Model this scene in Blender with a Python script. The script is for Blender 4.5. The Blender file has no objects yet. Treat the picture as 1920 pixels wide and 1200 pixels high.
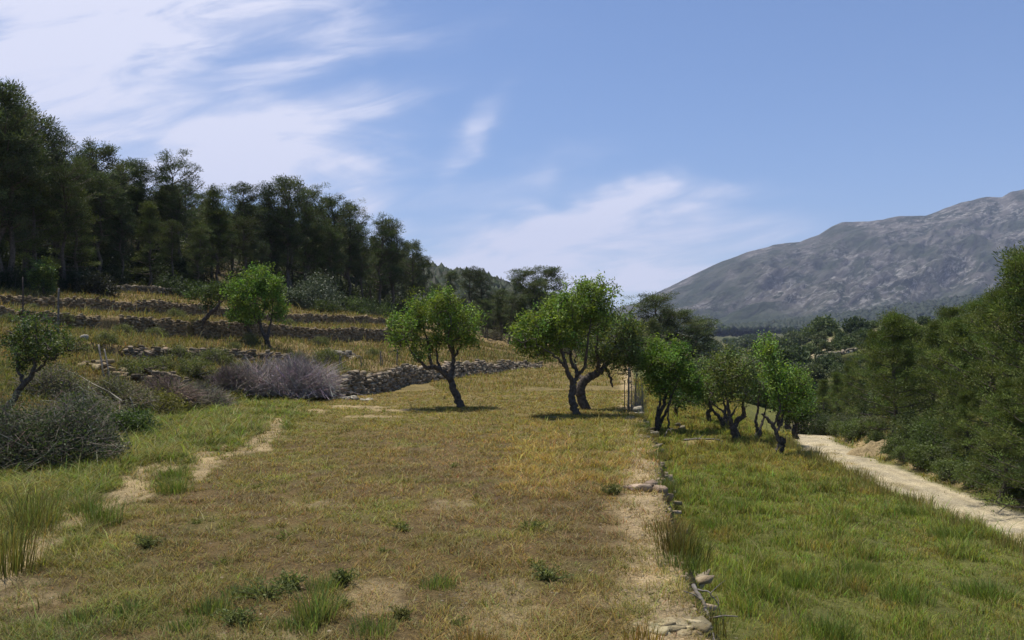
import bpy, math, random
import numpy as np
from mathutils import Vector, Matrix

C = bpy.context.scene.collection
scene = bpy.context.scene
rng = np.random.default_rng(7)
random.seed(7)

# ------------------------------------------------------------------ camera, sky, sun, exposure
F = 1500.0; HZ = 640.0; EYE = 2.0
cam_d = bpy.data.cameras.new('camera'); cam = bpy.data.objects.new('camera', cam_d); C.objects.link(cam)
cam.location = (0, 0, EYE); cam.rotation_euler = (math.radians(90), 0, 0)
cam_d.sensor_width = 36; cam_d.lens = 36 * F / 1920; cam_d.shift_y = 40 / 1920
cam_d.clip_start = 0.1; cam_d.clip_end = 20000
scene.camera = cam
scene.view_settings.view_transform = 'Standard'; scene.view_settings.look = 'None'
scene.view_settings.exposure = 0.5; scene.view_settings.gamma = 1
SUN = Vector((-0.24, 0.20, 1.0)).normalized()
sd = bpy.data.lights.new('sun', 'SUN'); so = bpy.data.objects.new('sun', sd); C.objects.link(so)
sd.energy = 4.5; sd.angle = math.radians(0.53); sd.color = (1, 0.945, 0.86)
so.rotation_euler = SUN.to_track_quat('Z', 'Y').to_euler(); so.location = (0, 0, 50)

w = bpy.data.worlds.new('World'); scene.world = w; w.use_nodes = True
wn = w.node_tree.nodes; wl = w.node_tree.links; wn.clear()
class NG:
    def __init__(s, tree): s.t = tree; s.n = tree.nodes; s.l = tree.links
    def put(s, inp, v):
        if hasattr(v, 'node') or isinstance(v, bpy.types.NodeSocket): s.l.new(v, inp)
        elif isinstance(v, (tuple, list)) and len(v) == 3 and inp.type == 'RGBA': inp.default_value = (*v, 1)
        else: inp.default_value = v
    def math(s, op, a, b=None, c=None, clamp=False):
        m = s.n.new('ShaderNodeMath'); m.operation = op; m.use_clamp = clamp
        for i, v in enumerate((a, b, c)):
            if v is not None: s.put(m.inputs[i], v)
        return m.outputs[0]
    def mix(s, f, a, b, mode='MIX'):
        m = s.n.new('ShaderNodeMix'); m.data_type = 'RGBA'; m.blend_type = mode
        s.put(m.inputs['Factor'], f); s.put(m.inputs[6], a); s.put(m.inputs[7], b)
        return m.outputs[2]
    def noise(s, vec, scale, detail=4, rough=.55, dist=0):
        m = s.n.new('ShaderNodeTexNoise'); s.l.new(vec, m.inputs['Vector'])
        m.inputs['Scale'].default_value = scale; m.inputs['Detail'].default_value = detail
        m.inputs['Roughness'].default_value = rough; m.inputs['Distortion'].default_value = dist
        return m.outputs['Fac']
    def ramp(s, f, lo, hi, a=0.0, b=1.0):
        m = s.n.new('ShaderNodeMapRange'); m.interpolation_type = 'SMOOTHSTEP'
        s.put(m.inputs[0], f); m.inputs[1].default_value = lo; m.inputs[2].default_value = hi
        m.inputs[3].default_value = a; m.inputs[4].default_value = b
        return m.outputs[0]
    def comb(s, x, y, z=0.0):
        m = s.n.new('ShaderNodeCombineXYZ')
        for i, v in enumerate((x, y, z)): s.put(m.inputs[i], v)
        return m.outputs[0]
g = NG(w.node_tree)
sky = wn.new('ShaderNodeTexSky'); sky.sky_type = 'NISHITA'; sky.sun_disc = False
sky.sun_elevation = math.asin(SUN.z); sky.sun_rotation = math.atan2(SUN.x, SUN.y)
sky.altitude = 300; sky.air_density = 1.0; sky.dust_density = 0.8; sky.ozone_density = 1.2
tc = wn.new('ShaderNodeTexCoord'); sep = wn.new('ShaderNodeSeparateXYZ'); wl.new(tc.outputs['Generated'], sep.inputs[0])
ys = g.math('MAXIMUM', sep.outputs[1], 0.08)
su = g.math('DIVIDE', sep.outputs[0], ys); sv = g.math('DIVIDE', sep.outputs[2], ys)
vec = g.comb(g.math('MULTIPLY', su, 0.7), g.math('MULTIPLY', sv, 1.5))
n1 = g.noise(vec, 3.0, 5, .6, .6)
vec_b = g.comb(g.math('ADD', su, 7.3), g.math('MULTIPLY', sv, 1.4)); n2 = g.noise(vec_b, 2.6, 4, .55, .4)
wu = g.math('MULTIPLY_ADD', g.math('SUBTRACT', n1, .5), .24, su); wv = g.math('MULTIPLY_ADD', g.math('SUBTRACT', n2, .5), .16, sv)
clouds = [  # direction of each streak of cirrus: u, v, half lengths, tilt, density
 (-.62,.40,.17,.07,8,1.15), (-.48,.41,.20,.05,4,.9), (-.34,.375,.16,.035,14,.75), (-.55,.30,.16,.06,-8,.42), (-.27,.33,.12,.03,24,.55),
 (-.42,.215,.17,.034,-3,.95), (-.30,.220,.14,.036,8,1.1), (-.23,.280,.12,.020,14,.95), (-.19,.172,.045,.022,8,.95), (-.50,.27,.2,.05,0,.5),
 (-.05,.250,.06,.020,42,.75), (.07,.215,.07,.014,12,.45), (-.08,.185,.07,.010,4,.25), (.03,.130,.16,.034,8,1.15), (.16,.165,.15,.015,4,.7),
 (.21,.138,.05,.009,6,.3), (.17,.092,.22,.032,4,.8), (-.06,.085,.13,.055,0,1.0), (.13,.05,.2,.035,0,.9),(-.12,.37,.16,.02,8,.25)]
tot = None
for (u, v, a, b, ang, den) in clouds:
    ca, sa = math.cos(math.radians(ang)), math.sin(math.radians(ang))
    du = g.math('SUBTRACT', wu, u); dv = g.math('SUBTRACT', wv, v)
    p = g.math('MULTIPLY_ADD', du, ca / a, g.math('MULTIPLY', dv, sa / a))
    q = g.math('MULTIPLY_ADD', dv, ca / b, g.math('MULTIPLY', du, -sa / b))
    r2 = g.math('MULTIPLY_ADD', p, p, g.math('MULTIPLY', q, q))
    e = g.math('MULTIPLY', g.math('POWER', 2.718, g.math('MULTIPLY', r2, -.9)), den)
    tot = e if tot is None else g.math('ADD', tot, e)
wisp = g.noise(g.comb(g.math('MULTIPLY_ADD', sv, 3.0, g.math('MULTIPLY', su, 1.5)), g.math('MULTIPLY_ADD', sv, 7.0, g.math('MULTIPLY', su, -1.6))), 2.4, 6, .6, .8)
w2 = g.noise(g.comb(g.math('MULTIPLY_ADD', sv, -4.0, g.math('MULTIPLY', su, 3.0)), g.math('MULTIPLY_ADD', sv, 12.0, g.math('MULTIPLY', su, -2.5))), 3.0, 5, .55, .8)
mask = g.math('MULTIPLY', tot, g.math('MULTIPLY', g.ramp(wisp, .30, .68, .45, 1.15), g.ramp(w2, .25, .75, .7, 1.15)))
front = g.ramp(sep.outputs[1], .0, .25)
gen = g.math('MULTIPLY', g.ramp(g.noise(tc.outputs['Generated'], 2.0, 5, .55, .5), .5, .75), .5)
mask = g.math('ADD', g.math('MULTIPLY', mask, front), g.math('MULTIPLY', gen, g.math('SUBTRACT', 1, front)))
mask = g.ramp(mask, 0.0, 1.05, 0, .92)
bg1 = wn.new('ShaderNodeBackground'); bg2 = wn.new('ShaderNodeBackground'); mx = wn.new('ShaderNodeMixShader'); wo = wn.new('ShaderNodeOutputWorld')
wl.new(g.mix(1.0, sky.outputs[0], (.78, 0.90, 1.10), 'MULTIPLY'), bg1.inputs[0]); bg1.inputs[1].default_value = 0.088
bg2.inputs[0].default_value = (.80, .81, .95, 1); bg2.inputs[1].default_value = 0.78
wl.new(mask, mx.inputs[0]); wl.new(bg1.outputs[0], mx.inputs[1]); wl.new(bg2.outputs[0], mx.inputs[2]); wl.new(mx.outputs[0], wo.inputs[0])

# ------------------------------------------------------------------ helpers
def hash2(ix, iy, s):
    n = (ix.astype(np.int64) * 374761393 + iy.astype(np.int64) * 668265263 + s * 1274126177) & 0x7fffffff
    n = ((n ^ (n >> 13)) * 1103515245 + 12345) & 0x7fffffff
    n = n ^ (n >> 16)
    return (n % 65536) / 65535.0
def vnoise(x, y, s=0):
    x = np.asarray(x, float); y = np.asarray(y, float)
    ix, iy = np.floor(x), np.floor(y); fx, fy = x - ix, y - iy
    fx = fx * fx * (3 - 2 * fx); fy = fy * fy * (3 - 2 * fy)
    a, b, c, d = hash2(ix, iy, s), hash2(ix + 1, iy, s), hash2(ix, iy + 1, s), hash2(ix + 1, iy + 1, s)
    return (a * (1 - fx) + b * fx) * (1 - fy) + (c * (1 - fx) + d * fx) * fy
def fbm(x, y, o=4, s=0, gain=.5):
    t = 0; a = 1; n = 0
    for i in range(o):
        t = t + a * vnoise(x * 2 ** i + i * 17.3, y * 2 ** i - i * 9.1, s + i); n += a; a *= gain
    return t / n
def sstep(a, b, x): 
    t = np.clip((x - a) / (b - a), 0, 1); return t * t * (3 - 2 * t)

def mesh(name, V, Fc, m, col=None, parent=None, smooth=False, loc=None):
    V = np.asarray(V, dtype=np.float32)
    me = bpy.data.meshes.new(name); me.vertices.add(len(V)); me.vertices.foreach_set('co', V.ravel())
    if not isinstance(Fc, list): Fc = [Fc]
    Fc = [np.asarray(f, dtype=np.int32) for f in Fc if len(f)]
    idx = np.concatenate([f.ravel() for f in Fc]); sz = np.concatenate([np.full(len(f), f.shape[1], np.int32) for f in Fc])
    st = np.concatenate([[0], np.cumsum(sz)[:-1]]).astype(np.int32)
    me.loops.add(len(idx)); me.loops.foreach_set('vertex_index', idx)
    me.polygons.add(len(sz)); me.polygons.foreach_set('loop_start', st); me.polygons.foreach_set('loop_total', sz)
    if smooth: me.polygons.foreach_set('use_smooth', np.ones(len(sz), bool))
    me.update(calc_edges=True)
    if col is not None:
        a = me.attributes.new('col', 'FLOAT_COLOR', 'POINT')
        cc = np.ones((len(V), 4), np.float32); cc[:, :3] = col; a.data.foreach_set('color', cc.ravel())
    me.materials.append(m)
    o = bpy.data.objects.new(name, me); C.objects.link(o)
    if parent is not None: o.parent = parent
    if loc is not None: o.location = loc
    return o
def tag(o, label=None, cat=None, group=None, kind=None):
    for k, v in (('label', label), ('category', cat), ('group', group), ('kind', kind)):
        if v: o[k] = v
    return o
def thing(name, label, cat, loc, group=None, rz=0, sc=1.0):
    o = bpy.data.objects.new(name, None); C.objects.link(o); o.location = loc; o.rotation_euler = (0, 0, rz)
    o.scale = (sc, sc, sc); o.empty_display_size = .3
    return tag(o, label, cat, group)
def copy_thing(src, label, loc, rz=0, sc=1.0, group=None):
    r = src.copy(); C.objects.link(r); r.location = loc; r.rotation_euler = (0, 0, rz)
    r.scale = sc if isinstance(sc, tuple) else (sc, sc, sc); r['label'] = label
    if group: r['group'] = group
    for ch in src.children:
        c = ch.copy(); C.objects.link(c); c.parent = r
    return r

class Acc:   # gathers pieces of one mesh
    def __init__(s): s.v = []; s.q = []; s.t = []; s.c = []; s.n = 0
    def add(s, V, Q=None, T=None, col=None):
        V = np.asarray(V, float); s.v.append(V)
        if Q is not None and len(Q): s.q.append(np.asarray(Q) + s.n)
        if T is not None and len(T): s.t.append(np.asarray(T) + s.n)
        if col is not None: s.c.append(np.broadcast_to(np.asarray(col, float), (len(V), 3)))
        s.n += len(V)
    def build(s, name, m, parent=None, smooth=False, loc=None):
        V = np.concatenate(s.v); Fc = []
        if s.q: Fc.append(np.concatenate(s.q))
        if s.t: Fc.append(np.concatenate(s.t))
        return mesh(name, V, Fc, m, np.concatenate(s.c) if s.c else None, parent, smooth, loc)
def tube(acc, P, R, n=6, col=None, rough=0.0, seed=0):
    P = np.asarray(P, float); R = np.broadcast_to(np.asarray(R, float), (len(P),)).copy()
    T = np.gradient(P, axis=0); T /= np.linalg.norm(T, axis=1)[:, None] + 1e-9
    up = np.array([0.31, 0.21, 0.93]) if abs(T[0][2]) < .8 else np.array([1, .1, 0.05])
    A = np.cross(T, up); A /= np.linalg.norm(A, axis=1)[:, None] + 1e-9; B = np.cross(T, A)
    th = np.arange(n) / n * 2 * np.pi
    rr = R[:, None] * np.ones(n)
    if rough: rr = rr * (1 + rough * (np.random.default_rng(seed).random((len(P), n)) - .5))
    V = P[:, None] + rr[..., None] * (np.cos(th)[None, :, None] * A[:, None] + np.sin(th)[None, :, None] * B[:, None])
    V = V.reshape(-1, 3); i = np.arange(len(P) - 1)[:, None] * n; j = np.arange(n)[None]; j2 = (j + 1) % n
    Q = np.stack([i + j, i + j2, i + n + j2, i + n + j], -1).reshape(-1, 4)
    k = len(V); V = np.vstack([V, P[-1] + T[-1] * R[-1] * .5]); b = (len(P) - 1) * n
    Tt = np.array([[b + a, b + (a + 1) % n, k] for a in range(n)])
    acc.add(V, Q, Tt, col)
def spline(pts, n=5):
    P = np.asarray(pts, float)
    if len(P) < 3: 
        t = np.linspace(0, 1, n + 1)[:, None]; return P[0] * (1 - t) + P[1] * t
    Q = np.vstack([2 * P[0] - P[1], P, 2 * P[-1] - P[-2]]); out = []
    for i in range(1, len(Q) - 2):
        for k in range(n):
            t = k / n
            out.append(.5 * ((2 * Q[i]) + (Q[i + 1] - Q[i - 1]) * t + (2 * Q[i - 1] - 5 * Q[i] + 4 * Q[i + 1] - Q[i + 2]) * t ** 2 + (3 * Q[i] - Q[i - 1] - 3 * Q[i + 1] + Q[i + 2]) * t ** 3))
    out.append(P[-1]); return np.array(out)
def rdir(n, r=rng):
    v = r.normal(size=(n, 3)); return v / np.linalg.norm(v, axis=1)[:, None]
def leaves(acc, P, L, W, col, r=rng, upbias=0.0, jitter=.25, along=None):
    """a four sided leaf at every point"""
    n = len(P); d = rdir(n, r) if along is None else along; d[:, 2] += upbias; d /= np.linalg.norm(d, axis=1)[:, None]
    s = np.cross(d, rdir(n, r)); s /= np.linalg.norm(s, axis=1)[:, None] + 1e-9
    L = L * (1 + jitter * r.normal(size=n)); L = L[:, None]; Wd = W * (1 + jitter * r.normal(size=n))[:, None]
    V = np.stack([P, P + d * L * .5 + s * Wd * .5, P + d * L, P + d * L * .5 - s * Wd * .5], 1).reshape(-1, 3)
    Q = np.arange(4 * n).reshape(n, 4)
    acc.add(V, Q, None, np.repeat(np.broadcast_to(col, (n, 3)), 4, axis=0))

# ------------------------------------------------------------------ materials
def newmat(name):
    m = bpy.data.materials.new(name); m.use_nodes = True; m.node_tree.nodes.clear(); return m, NG(m.node_tree)
def posn(g):
    q = g.n.new('ShaderNodeTexCoord'); return q.outputs['Object']
def leafmat(name, trans=.35, tint=(1, 1, 1), rough=.6, gloss=.06, tt=(1.1,1.25,.55)):
    m, g = newmat(name)
    a = g.n.new('ShaderNodeAttribute'); a.attribute_name = 'col'
    c = g.mix(1.0, a.outputs[0], tint, 'MULTIPLY')
    d = g.n.new('ShaderNodeBsdfPrincipled'); g.put(d.inputs['Base Color'], c); d.inputs['Roughness'].default_value = rough
    d.inputs['Specular IOR Level'].default_value = gloss * 5
    t = g.n.new('ShaderNodeBsdfTranslucent'); g.put(t.inputs[0], g.mix(1.0, c, tt, 'MULTIPLY'))
    x = g.n.new('ShaderNodeMixShader'); x.inputs[0].default_value = trans
    g.l.new(d.outputs[0], x.inputs[1]); g.l.new(t.outputs[0], x.inputs[2])
    o = g.n.new('ShaderNodeOutputMaterial'); g.l.new(x.outputs[0], o.inputs[0]); return m
def solid(name, base, var, scale=8, bump=.4, rough=.9, attr=False, bscale=30, dist=.02):
    m, g = newmat(name); p = posn(g)
    n = g.noise(p, scale, 6, .65); n2 = g.noise(p, bscale, 5, .7)
    if attr:
        a = g.n.new('ShaderNodeAttribute'); a.attribute_name = 'col'
        c = g.mix(g.ramp(n, .35, .7), g.mix(1, a.outputs[0], base, 'MULTIPLY'), g.mix(1, a.outputs[0], var, 'MULTIPLY'))
    else: c = g.mix(g.ramp(n, .35, .68), base, var)
    d = g.n.new('ShaderNodeBsdfPrincipled'); g.put(d.inputs['Base Color'], c); d.inputs['Roughness'].default_value = rough
    d.inputs['Specular IOR Level'].default_value = .2
    b = g.n.new('ShaderNodeBump'); b.inputs['Strength'].default_value = bump; b.inputs['Distance'].default_value = dist
    g.l.new(n2, b.inputs['Height']); g.l.new(b.outputs[0], d.inputs['Normal'])
    o = g.n.new('ShaderNodeOutputMaterial'); g.l.new(d.outputs[0], o.inputs[0]); return m
M_LEAF = leafmat('almond_leaf', .38); M_NEEDLE = leafmat('pine_needle', .22, gloss=.03)
M_GRASS = leafmat('grass_blade', .42, tint=(1.0, .97, .70), gloss=.04, tt=(1.1, 1.1, .7)); M_TWIG = leafmat('dry_twig', .0, gloss=.02)
M_BARK = solid('almond_bark', (.055, .043, .034), (.13, .105, .085), 14, .8, bscale=40, dist=.03)
M_PBARK = solid('pine_bark', (.075, .058, .045), (.15, .125, .10), 10, .8, bscale=25, dist=.03)
M_STONE = solid('limestone', (1, 1, 1), (.62, .58, .52), 5, .7, attr=True, bscale=22, dist=.03)
M_WOOD = solid('weathered_wood', (.10, .085, .07), (.2, .18, .155), 12, .5)
M_METAL = solid('rusty_metal', (.06, .05, .045), (.12, .085, .06), 20, .2)

# ground: colour of each place comes from the attribute, broken up by soil, litter and pebbles
m, g = newmat('ground_soil'); M_GROUND = m
gp = g.n.new('ShaderNodeNewGeometry').outputs['Position']
a = g.n.new('ShaderNodeAttribute'); a.attribute_name = 'col'
na = g.noise(gp, 1.3, 6, .65); nb = g.noise(gp, 14, 6, .7); nc = g.noise(gp, 70, 4, .7)
c = g.mix(g.ramp(na, .35, .68), g.mix(1, a.outputs[0], (.80, .78, .68), 'MULTIPLY'), g.mix(1, a.outputs[0], (1.20, 1.14, .94), 'MULTIPLY'))
c = g.mix(g.ramp(nb, .42, .7), c, g.mix(1, c, (.62, .60, .58), 'MULTIPLY'))
c = g.mix(g.ramp(nc, .50, .66), c, g.mix(1, c, (1.9, 1.75, 1.5), 'MULTIPLY'))
nd = g.noise(gp, 38, 5, .75, 1.5); c = g.mix(g.ramp(nd, .47, .60), c, g.mix(1, c, (.55, .55, .52), 'MULTIPLY'))
vor = g.n.new('ShaderNodeTexVoronoi'); g.l.new(gp, vor.inputs['Vector']); vor.inputs['Scale'].default_value = 9
peb = g.math('MULTIPLY', g.ramp(vor.outputs['Distance'], .16, .10), g.ramp(g.noise(gp, 2.2, 3), .5, .62))
c = g.mix(g.math('MULTIPLY', peb, .5), c, (.30, .26, .21))
d = g.n.new('ShaderNodeBsdfPrincipled'); g.put(d.inputs['Base Color'], c); d.inputs['Roughness'].default_value = .95; d.inputs['Specular IOR Level'].default_value = .1
b = g.n.new('ShaderNodeBump'); b.inputs['Strength'].default_value = .8; b.inputs['Distance'].default_value = .05
g.l.new(g.math('ADD', g.math('MULTIPLY', nb, 1.0), g.math('MULTIPLY', nc, .5)), b.inputs['Height']); g.l.new(b.outputs[0], d.inputs['Normal'])
o = g.n.new('ShaderNodeOutputMaterial'); g.l.new(d.outputs[0], o.inputs[0])

# ------------------------------------------------------------------ terrain
COLS = np.array([-900, 0, 250, 400, 520, 640, 720, 780, 900, 1010, 1180, 1320, 1450, 1550, 1700, 2000, 3200.])
TT = (COLS - 960) / F
def pz(py, Y): return EYE - (py - HZ) / F * Y
def L(*a): # list of (Y, py or ('z', z))
    return [(Y, (p[1] if isinstance(p, tuple) else pz(p, Y))) for Y, p in a]
Z = lambda v: ('z', v)
PROF = [
 L((8,Z(0)),(17,Z(1.9)),(19,Z(2.1)),(19.2,Z(2.2)),(23,Z(2.9)),(23.2,Z(3.2)),(27,Z(3.5)),(27.2,Z(3.95)),(32,Z(4.8)),(60,Z(14)),(200,Z(45)),(1500,Z(160)),(4000,Z(160))),
 L((12,Z(0)),(22,660),(24,Z(2.0)),(24.2,Z(2.15)),(29,598),(29.2,580),(34,575),(34.2,556),(40,543),(70,Z(12)),(200,Z(34)),(1500,Z(150)),(4000,Z(150))),
 L((19,Z(0)),(25,690),(27,674),(27.2,648),(33,624),(33.2,597),(39,592),(39.2,568),(46,546),(80,Z(12)),(200,Z(32)),(1500,Z(150)),(4000,Z(150))),
 L((24.5,Z(0)),(28,692),(31,672),(31.2,650),(37,639),(37.2,608),(44,597),(44.2,575),(53,550),(85,Z(11.5)),(200,Z(30)),(1500,Z(150)),(4000,Z(150))),
 L((27,Z(0)),(29,700),(33,676),(33.2,664),(41,638),(41.2,615),(49,607),(49.2,590),(60,562),(95,Z(10)),(200,Z(27)),(1500,Z(140)),(4000,Z(140))),
 L((28.6,Z(0)),(29.5,695),(36,672),(36.2,671),(45,639),(45.2,617),(54,610),(54.2,593),(66,580),(100,Z(9)),(220,Z(26)),(1500,Z(130)),(4000,Z(130))),
 L((32,Z(0)),(32.9,691),(40,Z(1.3)),(40.2,Z(1.32)),(50,640),(50.2,621),(60,612),(60.2,600),(74,590),(110,Z(7.5)),(240,Z(24)),(1500,Z(125)),(4000,Z(125))),
 L((37.5,Z(0)),(38.4,686),(46,Z(1.2)),(46.2,Z(1.22)),(58,Z(1.9)),(58.2,Z(2.3)),(70,Z(2.9)),(70.2,Z(3.1)),(85,Z(4)),(120,Z(6.5)),(260,Z(22)),(1500,Z(120)),(4000,Z(120))),
 L((45,Z(.1)),(46,677),(55,Z(1.2)),(55.2,Z(1.22)),(68,Z(1.8)),(68.2,Z(1.9)),(80,Z(2.4)),(80.2,Z(2.5)),(95,Z(3.2)),(140,Z(6)),(300,Z(22)),(1500,Z(100)),(4000,Z(100))),
 L((52,Z(.15)),(53,Z(.65)),(62,Z(.85)),(62.2,Z(.86)),(75,Z(1.2)),(75.2,Z(1.22)),(85,Z(1.4)),(85.2,Z(1.42)),(105,Z(2)),(150,Z(4)),(300,Z(14)),(1500,Z(75)),(4000,Z(80))),
 L((56,Z(.1)),(57,Z(.1)),(66,Z(-.1)),(66.2,Z(-.1)),(78,Z(-.6)),(78.2,Z(-.6)),(88,Z(-1)),(88.2,Z(-1)),(110,Z(-2)),(160,Z(-2)),(300,Z(2)),(1500,Z(40)),(4000,Z(60))),
 L((42,Z(-.7)),(47,Z(-1.4)),(60,Z(-3)),(60.2,Z(-3)),(80,Z(-5)),(80.2,Z(-5)),(100,Z(-6.5)),(100.2,Z(-6.5)),(130,Z(-7.5)),(200,Z(-9)),(400,Z(-6)),(1500,Z(22)),(4000,Z(60))),
 L((38,Z(-.9)),(44,Z(-2)),(60,Z(-4)),(60.2,Z(-4)),(85,Z(-6)),(85.2,Z(-6)),(105,Z(-6)),(105.2,Z(-5.5)),(125,Z(-3.5)),(150,Z(-2.2)),(320,Z(-4)),(1500,Z(24)),(4000,Z(60))),
 L((36,Z(-1.2)),(44,Z(-2.5)),(70,Z(-5)),(70.2,Z(-5)),(100,Z(-5.0)),(101,Z(-3.4)),(118,Z(-1.2)),(118.3,Z(-.1)),(135,Z(1.0)),(158,Z(3.4)),(330,Z(3)),(1500,Z(30)),(4000,Z(70))),
 L((34,Z(-1)),(44,Z(-2.5)),(60,Z(-4)),(60.2,Z(-4)),(90,Z(-2.8)),(91,Z(-1.8)),(112,Z(-.6)),(112.3,Z(.6)),(132,Z(2.6)),(155,Z(5.2)),(330,Z(8)),(1500,Z(40)),(4000,Z(80))),
 L((34,Z(-1)),(44,Z(-1.5)),(60,Z(-1.5)),(60.2,Z(-1.5)),(90,Z(0)),(91,Z(0)),(115,Z(2)),(115.3,Z(2.5)),(140,Z(5)),(170,Z(7)),(330,Z(14)),(1500,Z(60)),(4000,Z(120))),
 L((34,Z(-1)),(44,Z(-.5)),(60,Z(1)),(60.2,Z(1)),(90,Z(3)),(91,Z(3)),(115,Z(6)),(115.3,Z(6)),(140,Z(9)),(170,Z(11)),(330,Z(20)),(1500,Z(90)),(4000,Z(150)))]
YK = np.array([[q[0] for q in p] for p in PROF]); ZK = np.array([[q[1] for q in p] for p in PROF]); K = YK.shape[1]
def wallx(Y): return np.interp(Y, [0, 5, 8.3, 10, 14, 18.75, 23, 40, 60, 90], [.55, 1.22, 1.69, 1.92, 2.48, 3.1, 3.6, 6, 9, 14]) + .10 * (vnoise(np.asarray(Y) * .9, 0 * np.asarray(Y), 5) - .5)
def edgex(Y): return np.interp(Y, [0, 5, 10, 13.9, 19.3, 23, 28, 40, 60], [6.1, 6.3, 6.45, 6.65, 6.95, 7.3, 8.0, 11, 16])
def roadL(Y): return np.interp(Y, [0, 10, 17, 24, 28, 34, 60], [7.3, 7.6, 8.0, 8.7, 9.9, 11.8, 22])
def roadR(Y): return np.interp(Y, [0, 10, 17, 24, 28, 34, 60], [10.1, 10.3, 10.5, 10.8, 11.4, 13.2, 24])
def base_profile(t, Y):
    t = np.clip(t, TT[0], TT[-1]); z = np.zeros_like(Y, dtype=float)
    yk = [np.interp(t, TT, YK[:, k]) for k in range(K)]; zk = [np.interp(t, TT, ZK[:, k]) for k in range(K)]
    z = np.where(Y < yk[0], zk[0] * sstep(0.55, 1.0, Y / yk[0]), z)
    for k in range(K - 1):
        f = np.clip((Y - yk[k]) / np.maximum(yk[k + 1] - yk[k], 1e-6), 0, 1)
        z = np.where(Y >= yk[k], zk[k] + (zk[k + 1] - zk[k]) * f, z)
    return z
def height(x, Y, rough=True):
    x = np.asarray(x, float); Y = np.asarray(Y, float); Yc = np.maximum(Y, .8)
    t = x / Yc
    z = base_profile(t, Yc)
    wx = wallx(Y); ex = edgex(Y)
    # lower terrace on the right of the retaining wall, then the sunken track and its far bank
    st = sstep(0, 1, (x - wx + .02) / .36)
    near = 1 - sstep(26, 44, Y)
    zr = -.7 - .8 * sstep(0, 1, (x - ex) / 1.1) + .45 * sstep(0, 1.2, x - roadR(Y)) + .5 * sstep(1.5, 7, x - roadR(Y))
    zr = zr - .9 * sstep(28, 36, Y) * sstep(-2, .5, x - ex)
    zrr = np.where(Y > 26, z * (1 - near) + zr * near, zr)
    zmid = np.where(x > wx, z * 0 + np.where(Y < 45, 0.0, z), z)
    right = np.where(x > wx, 1.0, 0.0)
    z2 = np.where(x > wx - .02, (zrr) * st + zmid * (1 - st) * (Y < 60), z)
    z = np.where(x > wx - .02, z2, z)
    if rough:
        am = np.interp(Y, [0, 10, 30, 80, 300, 1500], [.05, .09, .16, .5, 2, 6])
        rd = ((x > roadL(Y) - .2) & (x < roadR(Y) + .1) & (Y < 40))
        am = np.where(rd, am * .3, am)
        z = z + am * (fbm(x * .9, Y * .9, 4, 3) - .5) + am * 1.5 * (fbm(x * .13 + 5, Y * .13, 3, 9) - .5) * (Y > 25)
        z = z + .03 * (fbm(x * 6, Y * 6, 3, 11) - .5) * (Y < 30)
        # ruts of the foot track on the left
    return z
def at(px, Y, dz=0.0):
    x = (px - 960) / F * Y; return Vector((x, Y, float(height(x, Y)) + dz))
def ground_hit(px, py, ylo=4, yhi=120):
    Ys = np.geomspace(ylo, yhi, 1500); x = (px - 960) / F * Ys; p = HZ + (EYE - height(x, Ys)) / Ys * F
    k = np.argmax(p <= py); return Ys[k]

# colour of the ground by place -----------------------------------
def blob(gx, gy, cx, cy, rx, ry, n): 
    d = ((gx - cx) / rx) ** 2 + ((gy - cy) / ry) ** 2
    return 1 - sstep(.25, 1.5, d + (n - .5) * 3.4)
TRACK_A = np.array([(-60, 1110), (60, 1040), (130, 985), (215, 930), (290, 885), (380, 860)])
PATHW = [  # bare pale spots of the foot track: px, py, rx, ry
 (245,915,28,30),(300,880,45,9),(270,890,24,12),(385,862,24,20),(372,885,22,14),(485,832,30,14),(508,812,22,10),(518,795,7,10),(495,785,30,5),(130,980,35,22),(90,1020,30,18),(460,770,36,4),(560,772,60,4),(420,840,9,8),
 (670,762,60,4),(700,782,50,3),(740,769,60,3)]
BARE = [(700,1130,80,38),(930,1110,70,28),(960,1165,120,38),(60,1120,90,16),(1275,1160,50,48),(1215,905,28,50),(1200,975,35,18),(600,945,50,10),(1165,955,35,10),(40,1090,60,10),(500,1195,120,10),(850,945,40,14),(1130,1130,60,14)]
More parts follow.
